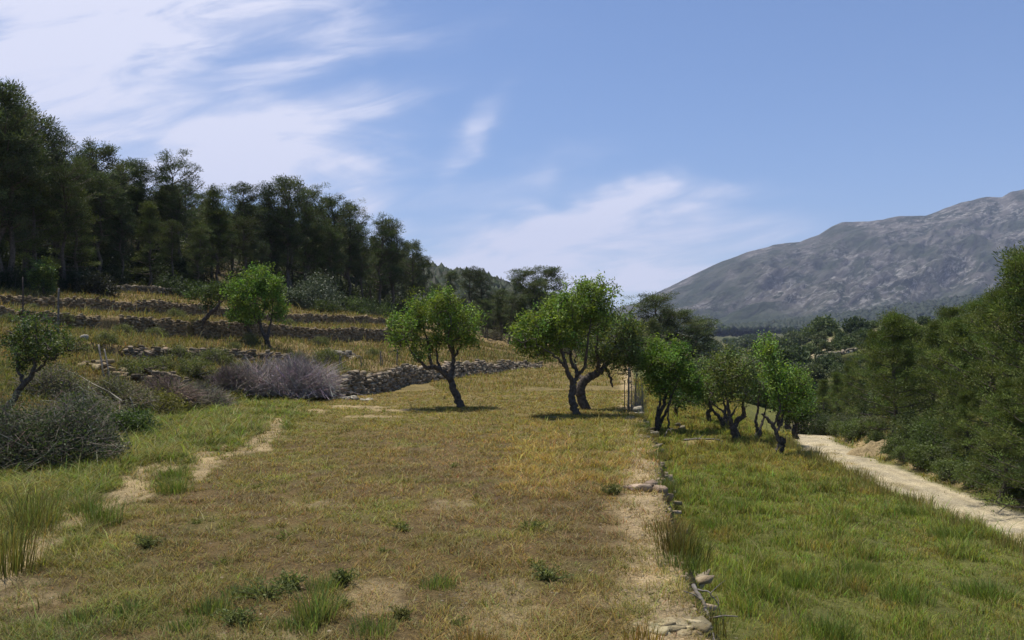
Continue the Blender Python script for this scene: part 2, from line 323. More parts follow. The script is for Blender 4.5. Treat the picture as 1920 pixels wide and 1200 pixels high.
def palette(x, Y):
    """returns ground colour, grass colour, grass height, density for every point"""
    x = np.asarray(x, float); Y = np.maximum(np.asarray(Y, float), 1.0)
    z = np.where((x > wallx(Y)) & (Y < 45), -.7, 0.)
    gx = 960 + F * x / Y; gy = HZ + F * (EYE - z) / Y
    n1 = fbm(x * .55, Y * .4, 4, 21); n2 = fbm(x * 2.1, Y * 2.1, 4, 33); n3 = fbm(x * .25 + 3, Y * .2, 3, 41); nf = fbm(x * 4.5, Y * 3.2, 4, 91, .65)
    def C3(c): return np.array(c)[None] * np.ones((len(x), 1))
    def lerp(a, b, f): return a + (np.asarray(b) - a) * f[:, None]
    # dry field
    soil = C3((.125, .093, .050)); gr = C3((.236, .190, .085)); h = np.full(len(x), .075); den = np.full(len(x), 1.0)
    mauve = sstep(.40, .66, n1 + .25 * (blob(gx, gy, 980, 930, 320, 110, n2)) - .12)
    gr = lerp(gr, (.255, .180, .120), mauve * .65)
    gold = np.clip(np.maximum(blob(gx, gy, 1120, 850, 190, 80, n2),   .4 * sstep(.54, .68, fbm(x * 1.3 + 9, Y * .9, 3, 57)) * sstep(560, 800, gx)), 0, 1) * sstep(.25, .5, n2 + .1)
    gr = lerp(gr, (.38, .275, .10), gold * .9); h = h + gold * .06
    olive = np.clip(sstep(.47, .60, n3 * .5 + n2 * .5 + .06 * sstep(880, 790, gy) + .09 * sstep(800, 500, gx) * sstep(1000,860,gy)), 0, 1)
    gr = lerp(gr, (.200, .210, .055), olive * .75); soil = lerp(soil, (.15, .14, .06), olive * .6)
    far = sstep(830, 775, gy); gr = lerp(gr, (.21, .185, .05), far * .5); soil = lerp(soil, (.19, .155, .075), far)
    gr = lerp(gr, (.30, .21, .12), sstep(775, 740, gy) * sstep(.45, .6, n2) * .6)
    bl = sstep(1040, 1180, gy) * sstep(620, 100, gx + 200 * (n2 - .5)); gr = lerp(gr, (.125, .165, .05), bl * .8); h = h + bl * .03
    bare = np.zeros(len(x))
    for (cx, cy, rx, ry) in BARE: bare = np.maximum(bare, blob(gx, gy, cx, cy, rx, ry, nf))
    bare = bare * .7
    soil = lerp(soil, (.29, .235, .155), bare); den = den * (1 - .5 * bare); gr = lerp(gr, (.27, .21, .12), bare * .6)
    edge = sstep(.55, .0, np.abs(x - wallx(Y) + .25)) * (x < wallx(Y)); soil = lerp(soil, (.40, .32, .215), edge * .95); den = den * (1 - .5 * edge)
    # green strip and track on the left
    lx = np.interp(Y, [4, 6, 9, 12, 16, 20, 25, 29], [-3.2, -3.6, -4.6, -5.0, -5.0, -5.4, -6.3, -7])
    gs = sstep(.5, -.5, x - lx + 1.6 * (n2 - .5)) * sstep(30, 25, Y) * sstep(6.3, 7.8, Y - .0)
    gr = lerp(gr, (.15, .19, .045), gs); gr = lerp(gr, (.22, .20, .08), gs * sstep(.48, .6, n2) * .7); soil = lerp(soil, (.13, .12, .05), gs); h = h + gs * .12; den = den + gs * .6
    gx2 = gx + 26 * (fbm(x * 3, Y * 3, 3, 77) - .5); pth = np.zeros(len(x))
    for (cx, cy, rx, ry) in PATHW: pth = np.maximum(pth, blob(gx2, gy, cx, cy, rx, ry, nf))
    TR = np.array([(522,783),(514,806),(482,838),(440,852),(385,868),(330,880),(285,892),(245,920),(200,952),(130,988),(60,1035),(-40,1100)], float)
    ty_ = F * EYE / (TR[:, 1] - HZ); tx_ = (TR[:, 0] - 960) / F * ty_; dm = np.full(len(x), 9.)
    for k in range(len(TR) - 1):
        ax, ay, bx, by = tx_[k], ty_[k], tx_[k + 1], ty_[k + 1]; l2 = (bx - ax) ** 2 + (by - ay) ** 2
        q = np.clip(((x - ax) * (bx - ax) + (Y - ay) * (by - ay)) / l2, 0, 1); dm = np.minimum(dm, np.hypot(x - ax - q * (bx - ax), Y - ay - q * (by - ay)))
    pth = np.maximum(pth * .9, sstep(.34, .10, dm + .5 * (nf - .5)) * sstep(.36, .52, fbm(x * 1.1 + 2, Y * 1.1, 3, 93)) * .9)
    soil = lerp(soil, (.36, .29, .19), pth); den = den * (1 - .93 * pth); gr = lerp(gr, (.26, .2, .11), pth * .7); h = h * (1 - .5 * pth)
    # bank and terraces on the left and behind
    zb = base_profile(np.clip(x / Y, TT[0], TT[-1]), Y); tb = sstep(.08, .4, zb) * (x < wallx(Y)) 
    bankc = np.array((.165, .130, .060))[None] + (np.array((.105, .115, .04)) - np.array((.165, .130, .060)))[None] * sstep(.38, .6, n2)[:, None]
    gr = lerp(gr, bankc, tb); soil = lerp(soil, (.215, .165, .095), tb)
    h = h + tb * (.05 - .12 * gs); 
    gr = lerp(gr, (.19, .165, .075), tb * sstep(1.0, 1.4, zb) * .35)
    og = tb * sstep(.55, .7, n1) * sstep(2.2, 1.2, zb); gr = lerp(gr, (.11, .13, .04), og * .8)
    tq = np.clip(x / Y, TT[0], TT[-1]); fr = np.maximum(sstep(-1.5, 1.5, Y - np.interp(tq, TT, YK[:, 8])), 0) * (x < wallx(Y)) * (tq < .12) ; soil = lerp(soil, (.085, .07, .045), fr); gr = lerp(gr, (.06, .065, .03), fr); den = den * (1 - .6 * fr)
    # lower terrace
    rt = ((x > wallx(Y) + .12) & (Y < 46)).astype(float)
    lg = C3((.205, .250, .065)); lg = lerp(lg, (.275, .260, .080), sstep(.46, .62, n1 * .5 + n2 * .3 + .25 * sstep(11, 18, Y)-.02))
    lg = lerp(lg, (.29, .23, .09), sstep(.60, .72, n2) * .6)
    gr = np.where(rt[:, None] > 0, lg, gr); soil = np.where(rt[:, None] > 0, np.array((.12, .13, .045)), soil)
    h = np.where(rt > 0, .045 + .085 * sstep(.45, .72, fbm(x * 1.6, Y * 1.6, 3, 55)), h); den = np.where(rt > 0, 1.3, den)
    # track bed and the bank beyond it
    dl = x - roadL(Y) + .25 * (n2 - .5) ; dr = roadR(Y) - x + .5 * (n2 - .5)
    road = rt * sstep(-.15, .25, dl) * sstep(-.1, .3, dr)
    soil = lerp(soil, (.46, .415, .335), road)
    mid = rt * sstep(.35, .1, np.abs(x - (roadL(Y) + roadR(Y)) / 2)) * road * sstep(.45, .6, n2); soil = lerp(soil, (.25, .21, .12), mid * .6); rut = road * sstep(.16, .04, np.abs(np.abs(x - (roadL(Y) + roadR(Y)) / 2 + .15 * (n1 - .5)) - .68)); soil = lerp(soil, (.36, .32, .25), rut * .7)
    den = den * (1 - .985 * road) + mid * .12; h = np.where(road > .5, .05, h)
    sh = rt * sstep(0, .4, -dr) ; soil = lerp(soil, (.31, .245, .15), sh * sstep(2.6, .3, -dr)); den = den * (1 - .1 * sh); h = h + .05 * sh; gr = lerp(gr, (.19, .20, .08), sh)
    soil = lerp(soil, (.09, .085, .045), sh * sstep(1.2, 3.0, -dr))
    # valley
    vl = ((x > wallx(Y)) & (Y >= 46)) | (Y > 150)
    vc = lerp(C3((.085, .095, .040)), (.20, .18, .10), sstep(.5, .66, fbm(x * .05, Y * .035, 4, 61)))
    vc = lerp(vc, (.30, .26, .19), sstep(.58, .64, fbm(x * .12, Y * .08, 4, 65)) * (Y < 200) * (Y > 85))
    vc = lerp(vc, (.06, .07, .035), sstep(250, 900, Y) * .8)
    soil = np.where(vl[:, None], vc, soil); gr = np.where(vl[:, None], vc * .9, gr); h = np.where(vl, .15, h)
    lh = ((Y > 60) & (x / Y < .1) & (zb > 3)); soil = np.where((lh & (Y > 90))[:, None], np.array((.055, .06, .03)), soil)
    return soil, gr, h, den

tcol = np.concatenate([np.linspace(-1.24, -.66, 60)[:-1], np.linspace(-.66, .66, 520), np.linspace(.66, 1.5, 60)[1:]])
seg = [26, 20, 3, 16, 4, 16, 4, 14, 36, 30, 30, 12]
rowsY = []
yk = [np.interp(tcol, TT, YK[:, k]) for k in range(K)]
for f in np.linspace(0, 1, 300)[:-1]: rowsY.append(1.2 * (yk[0] / 1.2) ** f)
for k in range(K - 1):
    for f in np.linspace(0, 1, seg[k] + 1)[:-1]: rowsY.append(yk[k] + (yk[k + 1] - yk[k]) * f)
rowsY.append(yk[K - 1] * 1.0); YY = np.array(rowsY); XX = YY * tcol[None]
ZZ = height(XX.ravel(), YY.ravel()).reshape(XX.shape)
back = np.stack([tcol * 70, np.full_like(tcol, -60.), np.zeros_like(tcol)], -1)[None]
VV = np.concatenate([back, np.stack([XX, YY, ZZ], -1)], 0); nr, ncl = VV.shape[:2]
i = np.arange(nr - 1)[:, None] * ncl; j = np.arange(ncl - 1)[None]
QF = np.stack([i + j, i + j + 1, i + ncl + j + 1, i + ncl + j], -1).reshape(-1, 4)
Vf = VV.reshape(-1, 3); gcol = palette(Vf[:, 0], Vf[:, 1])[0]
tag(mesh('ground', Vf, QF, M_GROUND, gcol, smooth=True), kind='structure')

# ------------------------------------------------------------------ far mountain, foothills
def ridge_sheet(name, rpts, Yf, Yr, zf, m, px0, px1, ncol, nrow, amp, seed, colfn=None, back=400):
    px = np.linspace(px0, px1, ncol); rp = np.interp(px, [p[0] for p in rpts], [p[1] for p in rpts])
    V = []
    for r in range(nrow + 6):
        v = r / nrow
        if v <= 1:
            Y = Yf + (Yr - Yf) * v; 
        else: Y = Yr + back * (v - 1) * nrow / 6
        Yv = np.full_like(px, Y); X = (px - 960) / F * Yr * (1 - .25 * (1 - min(v, 1)) * 0) if False else (px - 960) / F * Y
        zr = EYE + (HZ - rp) / F * Yr
        if v <= 1:
            pr = v ** 1.15
            n = 1 - np.abs(2 * fbm((X - 1.05 * Y) / 260 + seed, (X + Y) / 800, 5, seed, .55) - 1)
            n2 = fbm((X - Y * 1.0) / 60, (Y + .8 * X) / 160, 4, seed + 5) - .5
            env = math.sin(math.pi * min(1, v * 1.06 + .03)) ** .9 * sstep(1130, 1420, px) ** .7
            z = zf + (zr - zf) * pr + amp * (n - .62) * env + amp * .45 * n2 * (env * .85 + .15 * (v > .5)) 
            z = z + (v > .85) * 0
        else: z = zr - (v - 1) * nrow / 6 * 120
        V.append(np.stack([X, Yv, z], -1))
    V = np.array(V); nr, nc = V.shape[:2]; i = np.arange(nr - 1)[:, None] * nc; j = np.arange(nc - 1)[None]
    Q = np.stack([i + j, i + j + 1, i + nc + j + 1, i + nc + j], -1).reshape(-1, 4)
    return tag(mesh(name, V.reshape(-1, 3), Q, m, smooth=True), kind='structure'), V
m, g = newmat('mountain_rock'); M_MTN = m
p = g.n.new('ShaderNodeNewGeometry'); pos = p.outputs['Position']
mr = g.n.new('ShaderNodeMapping'); g.l.new(pos, mr.inputs['Vector']); mr.inputs['Rotation'].default_value = (0, math.radians(30), 0); mp = g.n.new('ShaderNodeMapping'); g.l.new(mr.outputs[0], mp.inputs['Vector']); mp.inputs['Scale'].default_value = (.38, .5, 1.4)
nA = g.noise(pos, .0032, 6, .6, .5); nB = g.noise(mp.outputs[0], .020, 8, .72, .9); nC = g.noise(mp.outputs[0], .07, 6, .75, .4)
c = g.mix(g.ramp(nB, .44, .56), (.036, .042, .027), (.100, .092, .078))
c = g.mix(g.math('MULTIPLY', g.ramp(nC, .50, .60), g.ramp(nA, .38, .62)), c, (.235, .22, .20))
c = g.mix(g.ramp(nA, .52, .40), c, g.mix(.6, c, (.045, .055, .035)))
sp = g.n.new('ShaderNodeSeparateXYZ'); g.l.new(pos, sp.inputs[0])
low = g.ramp(g.math('MULTIPLY_ADD', g.math('SUBTRACT', nA, .5), 160, g.math('MULTIPLY_ADD', sp.outputs[0], -.11, sp.outputs[2])), 25, -35)
c = g.mix(low, c, g.mix(g.ramp(nC, .4, .6), (.035, .045, .026), (.06, .07, .04)))
d = g.n.new('ShaderNodeBsdfPrincipled'); g.put(d.inputs['Base Color'], c); d.inputs['Roughness'].default_value = 1; d.inputs['Specular IOR Level'].default_value = 0
b = g.n.new('ShaderNodeBump'); b.inputs['Strength'].default_value = .9; b.inputs['Distance'].default_value = 22
g.l.new(nB, b.inputs['Height']); g.l.new(b.outputs[0], d.inputs['Normal'])
o = g.n.new('ShaderNodeOutputMaterial'); g.l.new(d.outputs[0], o.inputs[0])
RIDGE = [(1000,640),(1120,590),(1165,573),(1190,570),(1215,556),(1250,540),(1290,520),(1350,492),(1400,474),(1450,459),(1500,453),(1535,440),(1560,425),(1580,417),(1605,416),(1655,412),(1680,407),(1735,404),(1765,393),(1800,381),(1850,369),(1878,369),(1895,361),(1930,353),(2050,330),(2300,300),(3000,330)]
ridge_sheet('mountain', RIDGE, 1750, 2900, 20, M_MTN, 1040, 2600, 620, 220, 115, 3)
M_FOR = solid('forest_floor', (.028, .036, .020), (.05, .058, .03), .02, .6, bscale=.2, dist=2)
FOOT = [(1180,640),(1290,628),(1340,618),(1400,612),(1450,606),(1550,594),(1650,580),(1750,566),(1900,545),(2400,520)]
_, FV = ridge_sheet('foothill', FOOT, 900, 1350, 14, M_FOR, 1200, 2500, 160, 40, 10, 12, back=300)

# ------------------------------------------------------------------ trees
ICO_V = None
def ico(sub=1):
    import bmesh
    bm = bmesh.new(); bmesh.ops.create_icosphere(bm, subdivisions=sub, radius=1)
    V = np.array([v.co[:] for v in bm.verts]); T = np.array([[v.index for v in f.verts] for f in bm.faces]); bm.free(); return V, T
IV1, IT1 = ico(1); IV2, IT2 = ico(2)

def grow_to(acc, nodes, targets, r0=.016, r1=.006, n=4, sag=.06, r=rng, nmax=2000):
    """thin branches from the skeleton out to every leaf clump"""
    nodes = [np.asarray(p) for p in nodes]; N = np.array(nodes)
    dist = [np.min(np.linalg.norm(N - t, axis=1)) for t in targets]
    for k in np.argsort(dist)[:nmax]:
        t = targets[k]; dd = np.linalg.norm(N - t, axis=1) + .35 * np.maximum(0, N[:, 2] - t[2]); a = N[np.argmin(dd)]
        l = np.linalg.norm(t - a)
        if l < .05: continue
        mid = (a + t) / 2 + r.normal(size=3) * l * .09; mid[2] += sag * l
        P = spline([a, mid, t], 3); rr = np.linspace(r0 * (1 + min(l, 1.5)), r1, len(P))
        tube(acc, P, rr, n); N = np.vstack([N, P[2:]])

def almond(label, Y, stems, blobs, col, nclump, leaf=.075, per=55, spread=.17, group='almond trees', extra=None, seed=1, sparse=1.0, name='almond_tree', cat='tree', lm=None, bark=None, base_i=0, tiplight=.35):
    r = np.random.default_rng(seed)
    bx = (stems[0][0][0] - 960) / F * Y; bz = float(height(bx, Y)); base = Vector((bx, Y, bz))
    def W(px, py, dY): Yq = Y + dY; return np.array([(px - 960) / F * Yq - bx, dY, EYE + (HZ - py) / F * Yq - bz])
    root = thing(name, label, cat, base, group)
    acc = Acc(); nodes = []
    for s in stems:
        pts = [W(q[0], q[1], q[2]) for q in s]; rad = [q[3] for q in s]
        if pts[0][2] < .35 and s is stems[0] or (len(s[0]) > 4): pts[0][2] = min(pts[0][2], -.1)
        P = spline(pts, 6); P[1:-1] += r.normal(size=P[1:-1].shape) * .012
        R = np.interp(np.linspace(0, 1, len(P)), np.linspace(0, 1, len(rad)), rad)
        if s[0][3] > .08: R[0] *= 1.25
        tube(acc, P, R, 9 if max(rad) > .06 else 6, rough=.28, seed=seed)
        k0 = int(len(P) * .45); nodes += list(P[k0:])
    # clumps
    vol = np.array([b[2] * b[3] for b in blobs], float); vol /= vol.sum(); cl = []; 
    for b, v in zip(blobs, vol):
        n = max(3, int(nclump * v)); c = W(b[0], b[1], b[4] if len(b) > 4 else 0); rx = b[2] / F * Y; rz = b[3] / F * Y; ry = (b[5] if len(b) > 5 else rx * .95)
        d = rdir(n, r); rad = r.random(n) ** .45 * (1 + .22 * (r.random(n) < .14))
        q = c + d * rad[:, None] * np.array([rx, ry, rz]); cl.append(q)
    cl = np.concatenate(cl); cl = cl[r.random(len(cl)) < sparse]
    grow_to(acc, nodes, np.vstack([cl, (lambda q: q + (q - cl.mean(0)) * r.uniform(.08, .3, (len(q), 1)))(cl[r.integers(0, len(cl), 45)])]), r=r, r0=.013, r1=.004)
    acc.build('trunk', bark or M_BARK, root, smooth=True)
    la = Acc(); top = cl[:, 2].max(); 
    for c in cl:
        n = int(per * r.uniform(.5, 1.3)); ax = rdir(1, r)[0]; ax[2] = abs(ax[2]) + .5; ax /= np.linalg.norm(ax)
        ln = spread * r.uniform(.8, 2.6)
        P = c + ax * r.uniform(-.4, 1, n)[:, None] * ln + r.normal(size=(n, 3)) * spread * .38
        f = r.uniform(.6, 1.45); hue = r.uniform(-.12, .2)
        cc = np.array(col) * f * np.array([1 + hue * 1.4, 1, 1 - hue]); cc = cc[None] * r.uniform(.6, 1.5, (n, 1))
        leaves(la, P, leaf, leaf * .5, cc, r, upbias=.15)
    la.build('crown', lm or M_LEAF, root)
    return root

G_AL = 'almond trees on the grass terraces'
AG = (.135, .190, .038)
# the single almond in the middle of the dry field
almond('almond tree with leaning forked trunk standing alone mid-field, left of the pair', 23.9,
 [[(868,768,0,.13),(856,742,0,.115),(847,718,0,.105),(843,708,0,.10)],
  [(845,712,0,.085),(832,700,-.1,.08),(815,688,-.2,.07),(800,690,-.3,.06),(788,678,-.4,.04),(772,662,-.5,.025)],
  [(812,689,-.2,.055),(806,672,-.1,.05),(804,650,.1,.04),(796,620,.2,.02)],
  [(826,697,-.1,.045),(820,670,.3,.035),(818,640,.5,.02),(826,600,.6,.012)],
  [(844,712,0,.085),(848,690,.2,.07),(850,668,.3,.055),(848,640,.3,.04),(835,600,.2,.015)],
  [(850,672,.3,.05),(862,650,.5,.035),(876,620,.7,.02)],[(849,665,.2,.045),(840,640,-.3,.03),(846,605,-.6,.015)]],
 [(815,590,55,38,.1,1.0),(770,615,42,28,-.3,.8),(860,605,42,34,.4,.8),(750,640,24,18,-.2,.5),(800,650,32,16,.2,.5),(740,615,16,14,0,.4),(880,635,26,20,.3,.5),(830,565,38,18,0,.6),(785,665,18,12,-.3,.3),(845,640,30,22,0,.5),(895,610,14,12,.2,.3)],
 AG, 330, group=G_AL, seed=11)
# the pair
almond('larger of the paired almonds, nearer straight trunk and tall bright crown against the sky', 21.5,
 [[(1084,781,0,.12),(1076,762,0,.105),(1072,742,0,.10),(1075,722,0,.095)],
  [(1075,724,0,.075),(1066,700,-.2,.06),(1058,675,-.3,.05),(1048,640,-.3,.03),(1035,600,-.3,.015)],
  [(1075,720,0,.07),(1082,698,.2,.055),(1070,675,.3,.045),(1075,640,.4,.03),(1090,590,.4,.015)],
  [(1080,705,.1,.05),(1095,690,.0,.045),(1100,660,-.2,.035),(1108,600,-.2,.015)],[(1062,690,-.2,.04),(1045,672,-.5,.03),(1015,650,-.7,.012)]],
 [(1090,575,44,32,.1,.9),(1040,600,48,32,-.1,.9),(1000,625,38,30,-.2,.8),(1060,635,46,34,.1,.8),(1115,555,30,22,.2,.5),(1120,600,38,32,.3,.7),(975,645,18,20,-.2,.4),(1010,660,30,20,0,.5),(1102,538,20,11,0,.4),(1132,545,9,7,.1,.2),(1148,553,11,6,.1,.2),(1058,562,16,10,0,.3),(1035,575,20,12,.2,.4)],
 AG, 420, group=G_AL, seed=12)
almond('rear almond of the pair, thick trunk bowed right under a sparse grey-brown crown', 23.4,
 [[(1101,769,0,.15),(1091,750,0,.14),(1088,730,0,.135),(1096,714,0,.125),(1113,703,0,.115),(1128,694,0,.10)],
  [(1126,696,0,.08),(1140,680,.2,.06),(1150,660,.3,.045),(1158,630,.4,.02)],
  [(1120,700,0,.07),(1122,680,-.2,.055),(1118,655,-.3,.04),(1122,620,-.3,.02)],
  [(1096,714,0,.07),(1085,700,.3,.05),(1078,680,.4,.03),(1086,650,.5,.02)],
  [(1135,688,.1,.05),(1142,700,.2,.04),(1146,716,.2,.035),(1149,726,.2,.02)],[(1145,672,.2,.04),(1170,655,.3,.03),(1190,640,.4,.012)]],
 [(1165,610,40,34,.3,.8),(1130,640,40,34,.1,.8),(1180,650,36,32,.4,.7),(1195,620,22,22,.3,.5),(1150,680,40,24,.2,.6),(1185,690,22,22,.3,.4),(1110,670,28,24,0,.5)],
 (.115, .145, .045), 260, group=G_AL, seed=13, per=42)
# upper terrace, left
yC = 35.5
almond('bright green almond on the upper left terrace above the grey leafless bush', yC,
 [[(506,661,0,.13),(502,645,0,.115),(500,636,0,.11)],[(500,638,0,.085),(492,622,0,.075),(488,605,.1,.06),(482,580,.2,.03),(478,550,.2,.02)],
  [(489,610,.1,.06),(478,596,-.2,.045),(468,580,-.3,.02)],[(502,634,0,.07),(506,612,.2,.05),(510,590,.3,.03),(512,560,.3,.02)],[(488,600,.1,.05),(496,575,.2,.03),(498,545,.2,.015)]],
 [(485,540,42,30,0,1.),(455,560,34,28,-.2,.8),(515,565,24,28,.2,.7),(440,545,24,22,0,.6),(490,515,26,14,0,.5),(480,585,36,22,0,.8),(445,590,22,14,-.2,.5),(525,590,16,14,.2,.4),(515,535,18,18,0,.4)],
 (.12, .19, .036), 330, leaf=.095, group=G_AL, seed=14, per=50, spread=.2)
almond('dull green almond with thin crooked trunk leaning right beside the wall gap, upper left', 36.4,
 [[(381,640,0,.12),(377,622,0,.10),(379,606,0,.10),(392,590,0,.095),(406,578,0,.085)],[(405,580,0,.06),(410,565,.1,.05),(400,550,.2,.03)],[(404,580,0,.05),(420,560,0,.04),(430,545,.2,.02)]],
 [(405,548,28,14,0,.7),(375,555,24,12,.2,.6),(425,540,18,14,0,.5),(395,575,16,9,.2,.4),(358,560,12,7,.2,.3)],
 (.06, .085, .026), 110, leaf=.09, group=G_AL, seed=15, per=40)
almond('small dark almond with slanting trunk half hidden behind the bright green almond', 39.0,
 [[(485,646,0,.09),(474,630,0,.085),(463,614,0,.08)],[(463,616,0,.05),(456,605,0,.04),(450,590,0,.02)],[(464,615,0,.05),(475,606,0,.04),(485,600,0,.02)]],
 [(455,600,20,14,0,.5),(440,612,14,8,0,.3),(478,600,18,8,0,.4)], (.06, .10, .026), 50, leaf=.09, group=G_AL, seed=16, per=40)
# lower terrace
almond('bright green almond with a fan of thin slanting stems beside the retaining wall end', 23.6,
 [[(1229,800,0,.07),(1238,775,0,.06),(1247,748,.1,.05),(1252,715,.2,.03)],[(1231,795,0,.05,1),(1240,790,0,.045),(1252,765,-.2,.04),(1262,735,-.3,.03),(1275,705,-.3,.015)],
  [(1228,798,0,.05,1),(1234,770,.2,.045),(1238,740,.4,.035),(1232,705,.5,.015)],[(1252,812,-.4,.035,1),(1254,790,-.3,.03),(1252,765,-.1,.02)]],
 [(1255,680,46,30,.1,.9),(1225,700,30,34,.3,.7),(1285,705,36,30,0,.8),(1250,725,44,24,.1,.7),(1305,730,24,20,0,.5),(1235,655,26,16,.3,.5),(1275,660,22,14,0,.5),(1210,675,14,18,.4,.4)],
 (.125, .195, .038), 380, leaf=.07, group=G_AL, seed=17, per=52)
almond('olive-green almond with dark forked trunk, middle of the lower terrace', 21.4,
 [[(1381,832,0,.12),(1378,812,0,.11),(1374,800,0,.10)],[(1375,802,0,.07),(1368,785,0,.06),(1366,765,.1,.045),(1360,735,.2,.02)],[(1377,802,0,.075),(1384,788,0,.07),(1396,778,0,.06),(1392,760,-.1,.04),(1400,735,-.2,.02)],[(1370,790,0,.04),(1352,770,.2,.03),(1335,755,.2,.015)]],
 [(1375,700,42,28,0,.9),(1350,720,30,28,.2,.7),(1400,715,30,28,-.2,.7),(1375,675,34,16,0,.7),(1345,685,24,14,.2,.5),(1380,745,28,12,0,.5)],
 (.115, .145, .04), 250, leaf=.065, group=G_AL, seed=18, per=36, sparse=.85)
almond('almond with several thin stems rising from one stump, behind the forked one', 24.2,
 [[(1360,815,0,.12),(1358,800,0,.11),(1357,790,0,.10)],[(1357,792,0,.06),(1345,778,0,.05),(1334,765,0,.035),(1326,740,0,.015)],[(1357,790,0,.06),(1360,770,0,.045),(1356,745,0,.02)],[(1358,791,0,.05),(1372,778,.2,.04),(1382,760,.2,.015)]],
 [(1345,705,30,22,.2,.7),(1325,725,22,22,0,.5),(1335,690,20,14,0,.4),(1365,725,24,18,.3,.5)], (.08, .11, .03), 130, leaf=.07, group=G_AL, seed=19, per=36)
almond('slim almond with short sawn trunk and thin crown, between the forked and the blackened one', 21.9,
 [[(1420,834,0,.10),(1421,818,0,.095),(1423,806,0,.085)],[(1422,808,0,.05),(1417,790,0,.04),(1421,765,0,.03),(1425,730,0,.02),(1428,700,.1,.012)],[(1424,806,0,.04),(1432,780,.2,.03),(1440,740,.3,.015)]],
 [(1425,720,20,22,0,.5),(1440,745,18,18,.2,.4),(1435,670,18,24,.2,.4),(1445,700,16,16,.2,.4)], (.085, .13, .028), 95, leaf=.065, group=G_AL, seed=20, per=38)
almond('almond with blackened sawn trunk and one long limb leaning left, nearest on the lower terrace', 18.9,
 [[(1459,866,0,.105),(1461,848,0,.10),(1466,828,0,.09),(1468,826,0,.08)],[(1463,834,0,.055),(1457,815,0,.05),(1448,796,0,.045),(1436,781,0,.035),(1428,776,0,.02)],
  [(1455,810,0,.035),(1464,795,.1,.03),(1470,770,.2,.025),(1482,735,.2,.012)],[(1450,800,0,.03),(1462,770,-.2,.022),(1460,740,-.2,.012)]],
 [(1485,715,30,18,.1,.6),(1465,740,28,20,0,.6),(1500,740,20,18,.2,.5),(1450,700,16,20,0,.4),(1478,765,22,12,0,.4),(1442,660,14,20,.2,.3)],
 (.135, .205, .038), 210, leaf=.062, group=G_AL, seed=21, per=42)
for k, (px, py, Yq, cx, cy, cr, sd, lb) in enumerate([(1331,792,26.8,1325,745,34,22,'small almond with short dark trunk, behind and left of the stump with thin stems'),
        (1270,786,28.0,1275,750,30,23,'almond with thin upright trunk seen behind the fan-stemmed one'),
        (1492,822,23.2,1500,775,28,24,'dark almond at the edge of the track, rightmost on the lower terrace'),
        (1478,804,25.4,1482,765,22,25,'almond with thin dark trunk just left of the one at the track edge'),
        (1462,796,27.0,1462,760,20,26,'farthest almond of the short row beside the track')]):
    almond(lb, Yq, [[(px,py,0,.09),(px-3,py-14,0,.075),(px+1,py-26,0,.06)],[(px+1,py-26,0,.05),(cx-6,cy,0,.02)],[(px+1,py-24,0,.045),(cx+8,cy-5,.2,.02)]],
           [(cx,cy,cr,cr*.55,0),(cx+8,cy-16,cr*.6,cr*.4,.2)], (.065, .10, .026), 90, leaf=.075, group=G_AL, seed=sd, per=36)
# young tree on the near bank, left
M_OLEAF = leafmat('olive_leaf', .15, gloss=.12)
almond('young dark-leaved tree with thin slanting trunk on the near left bank', 14.2,
 [[(-4,800,0,.07),(18,762,0,.06),(38,728,0,.05),(60,700,0,.04),(66,670,0,.02)],[(45,720,0,.03),(34,690,.2,.025),(28,655,.3,.012)],[(60,700,0,.03),(85,680,-.1,.02),(95,650,-.1,.01)]],
 [(80,630,36,28,0,.6),(70,660,34,26,.1,.6),(100,655,28,24,-.1,.5),(30,640,24,26,.2,.4),(45,612,16,14,.2,.3),(50,680,24,14,.1,.3)],
 (.060, .085, .026), 140, leaf=.05, group=None, seed=27, per=46, spread=.12, name='young_tree')
almond('pale green young tree in front of the pines at the far left', 37.0,
 [[(84,560,0,.07),(82,545,0,.06),(80,530,0,.04),(82,510,0,.02)]], [(80,512,24,18,0,.6),(90,535,20,16,0,.5),(70,525,14,12,.2,.4),(82,497,14,8,0,.3)],
 (.075, .11, .035), 110, leaf=.1, group=None, seed=28, per=45, name='young_tree')

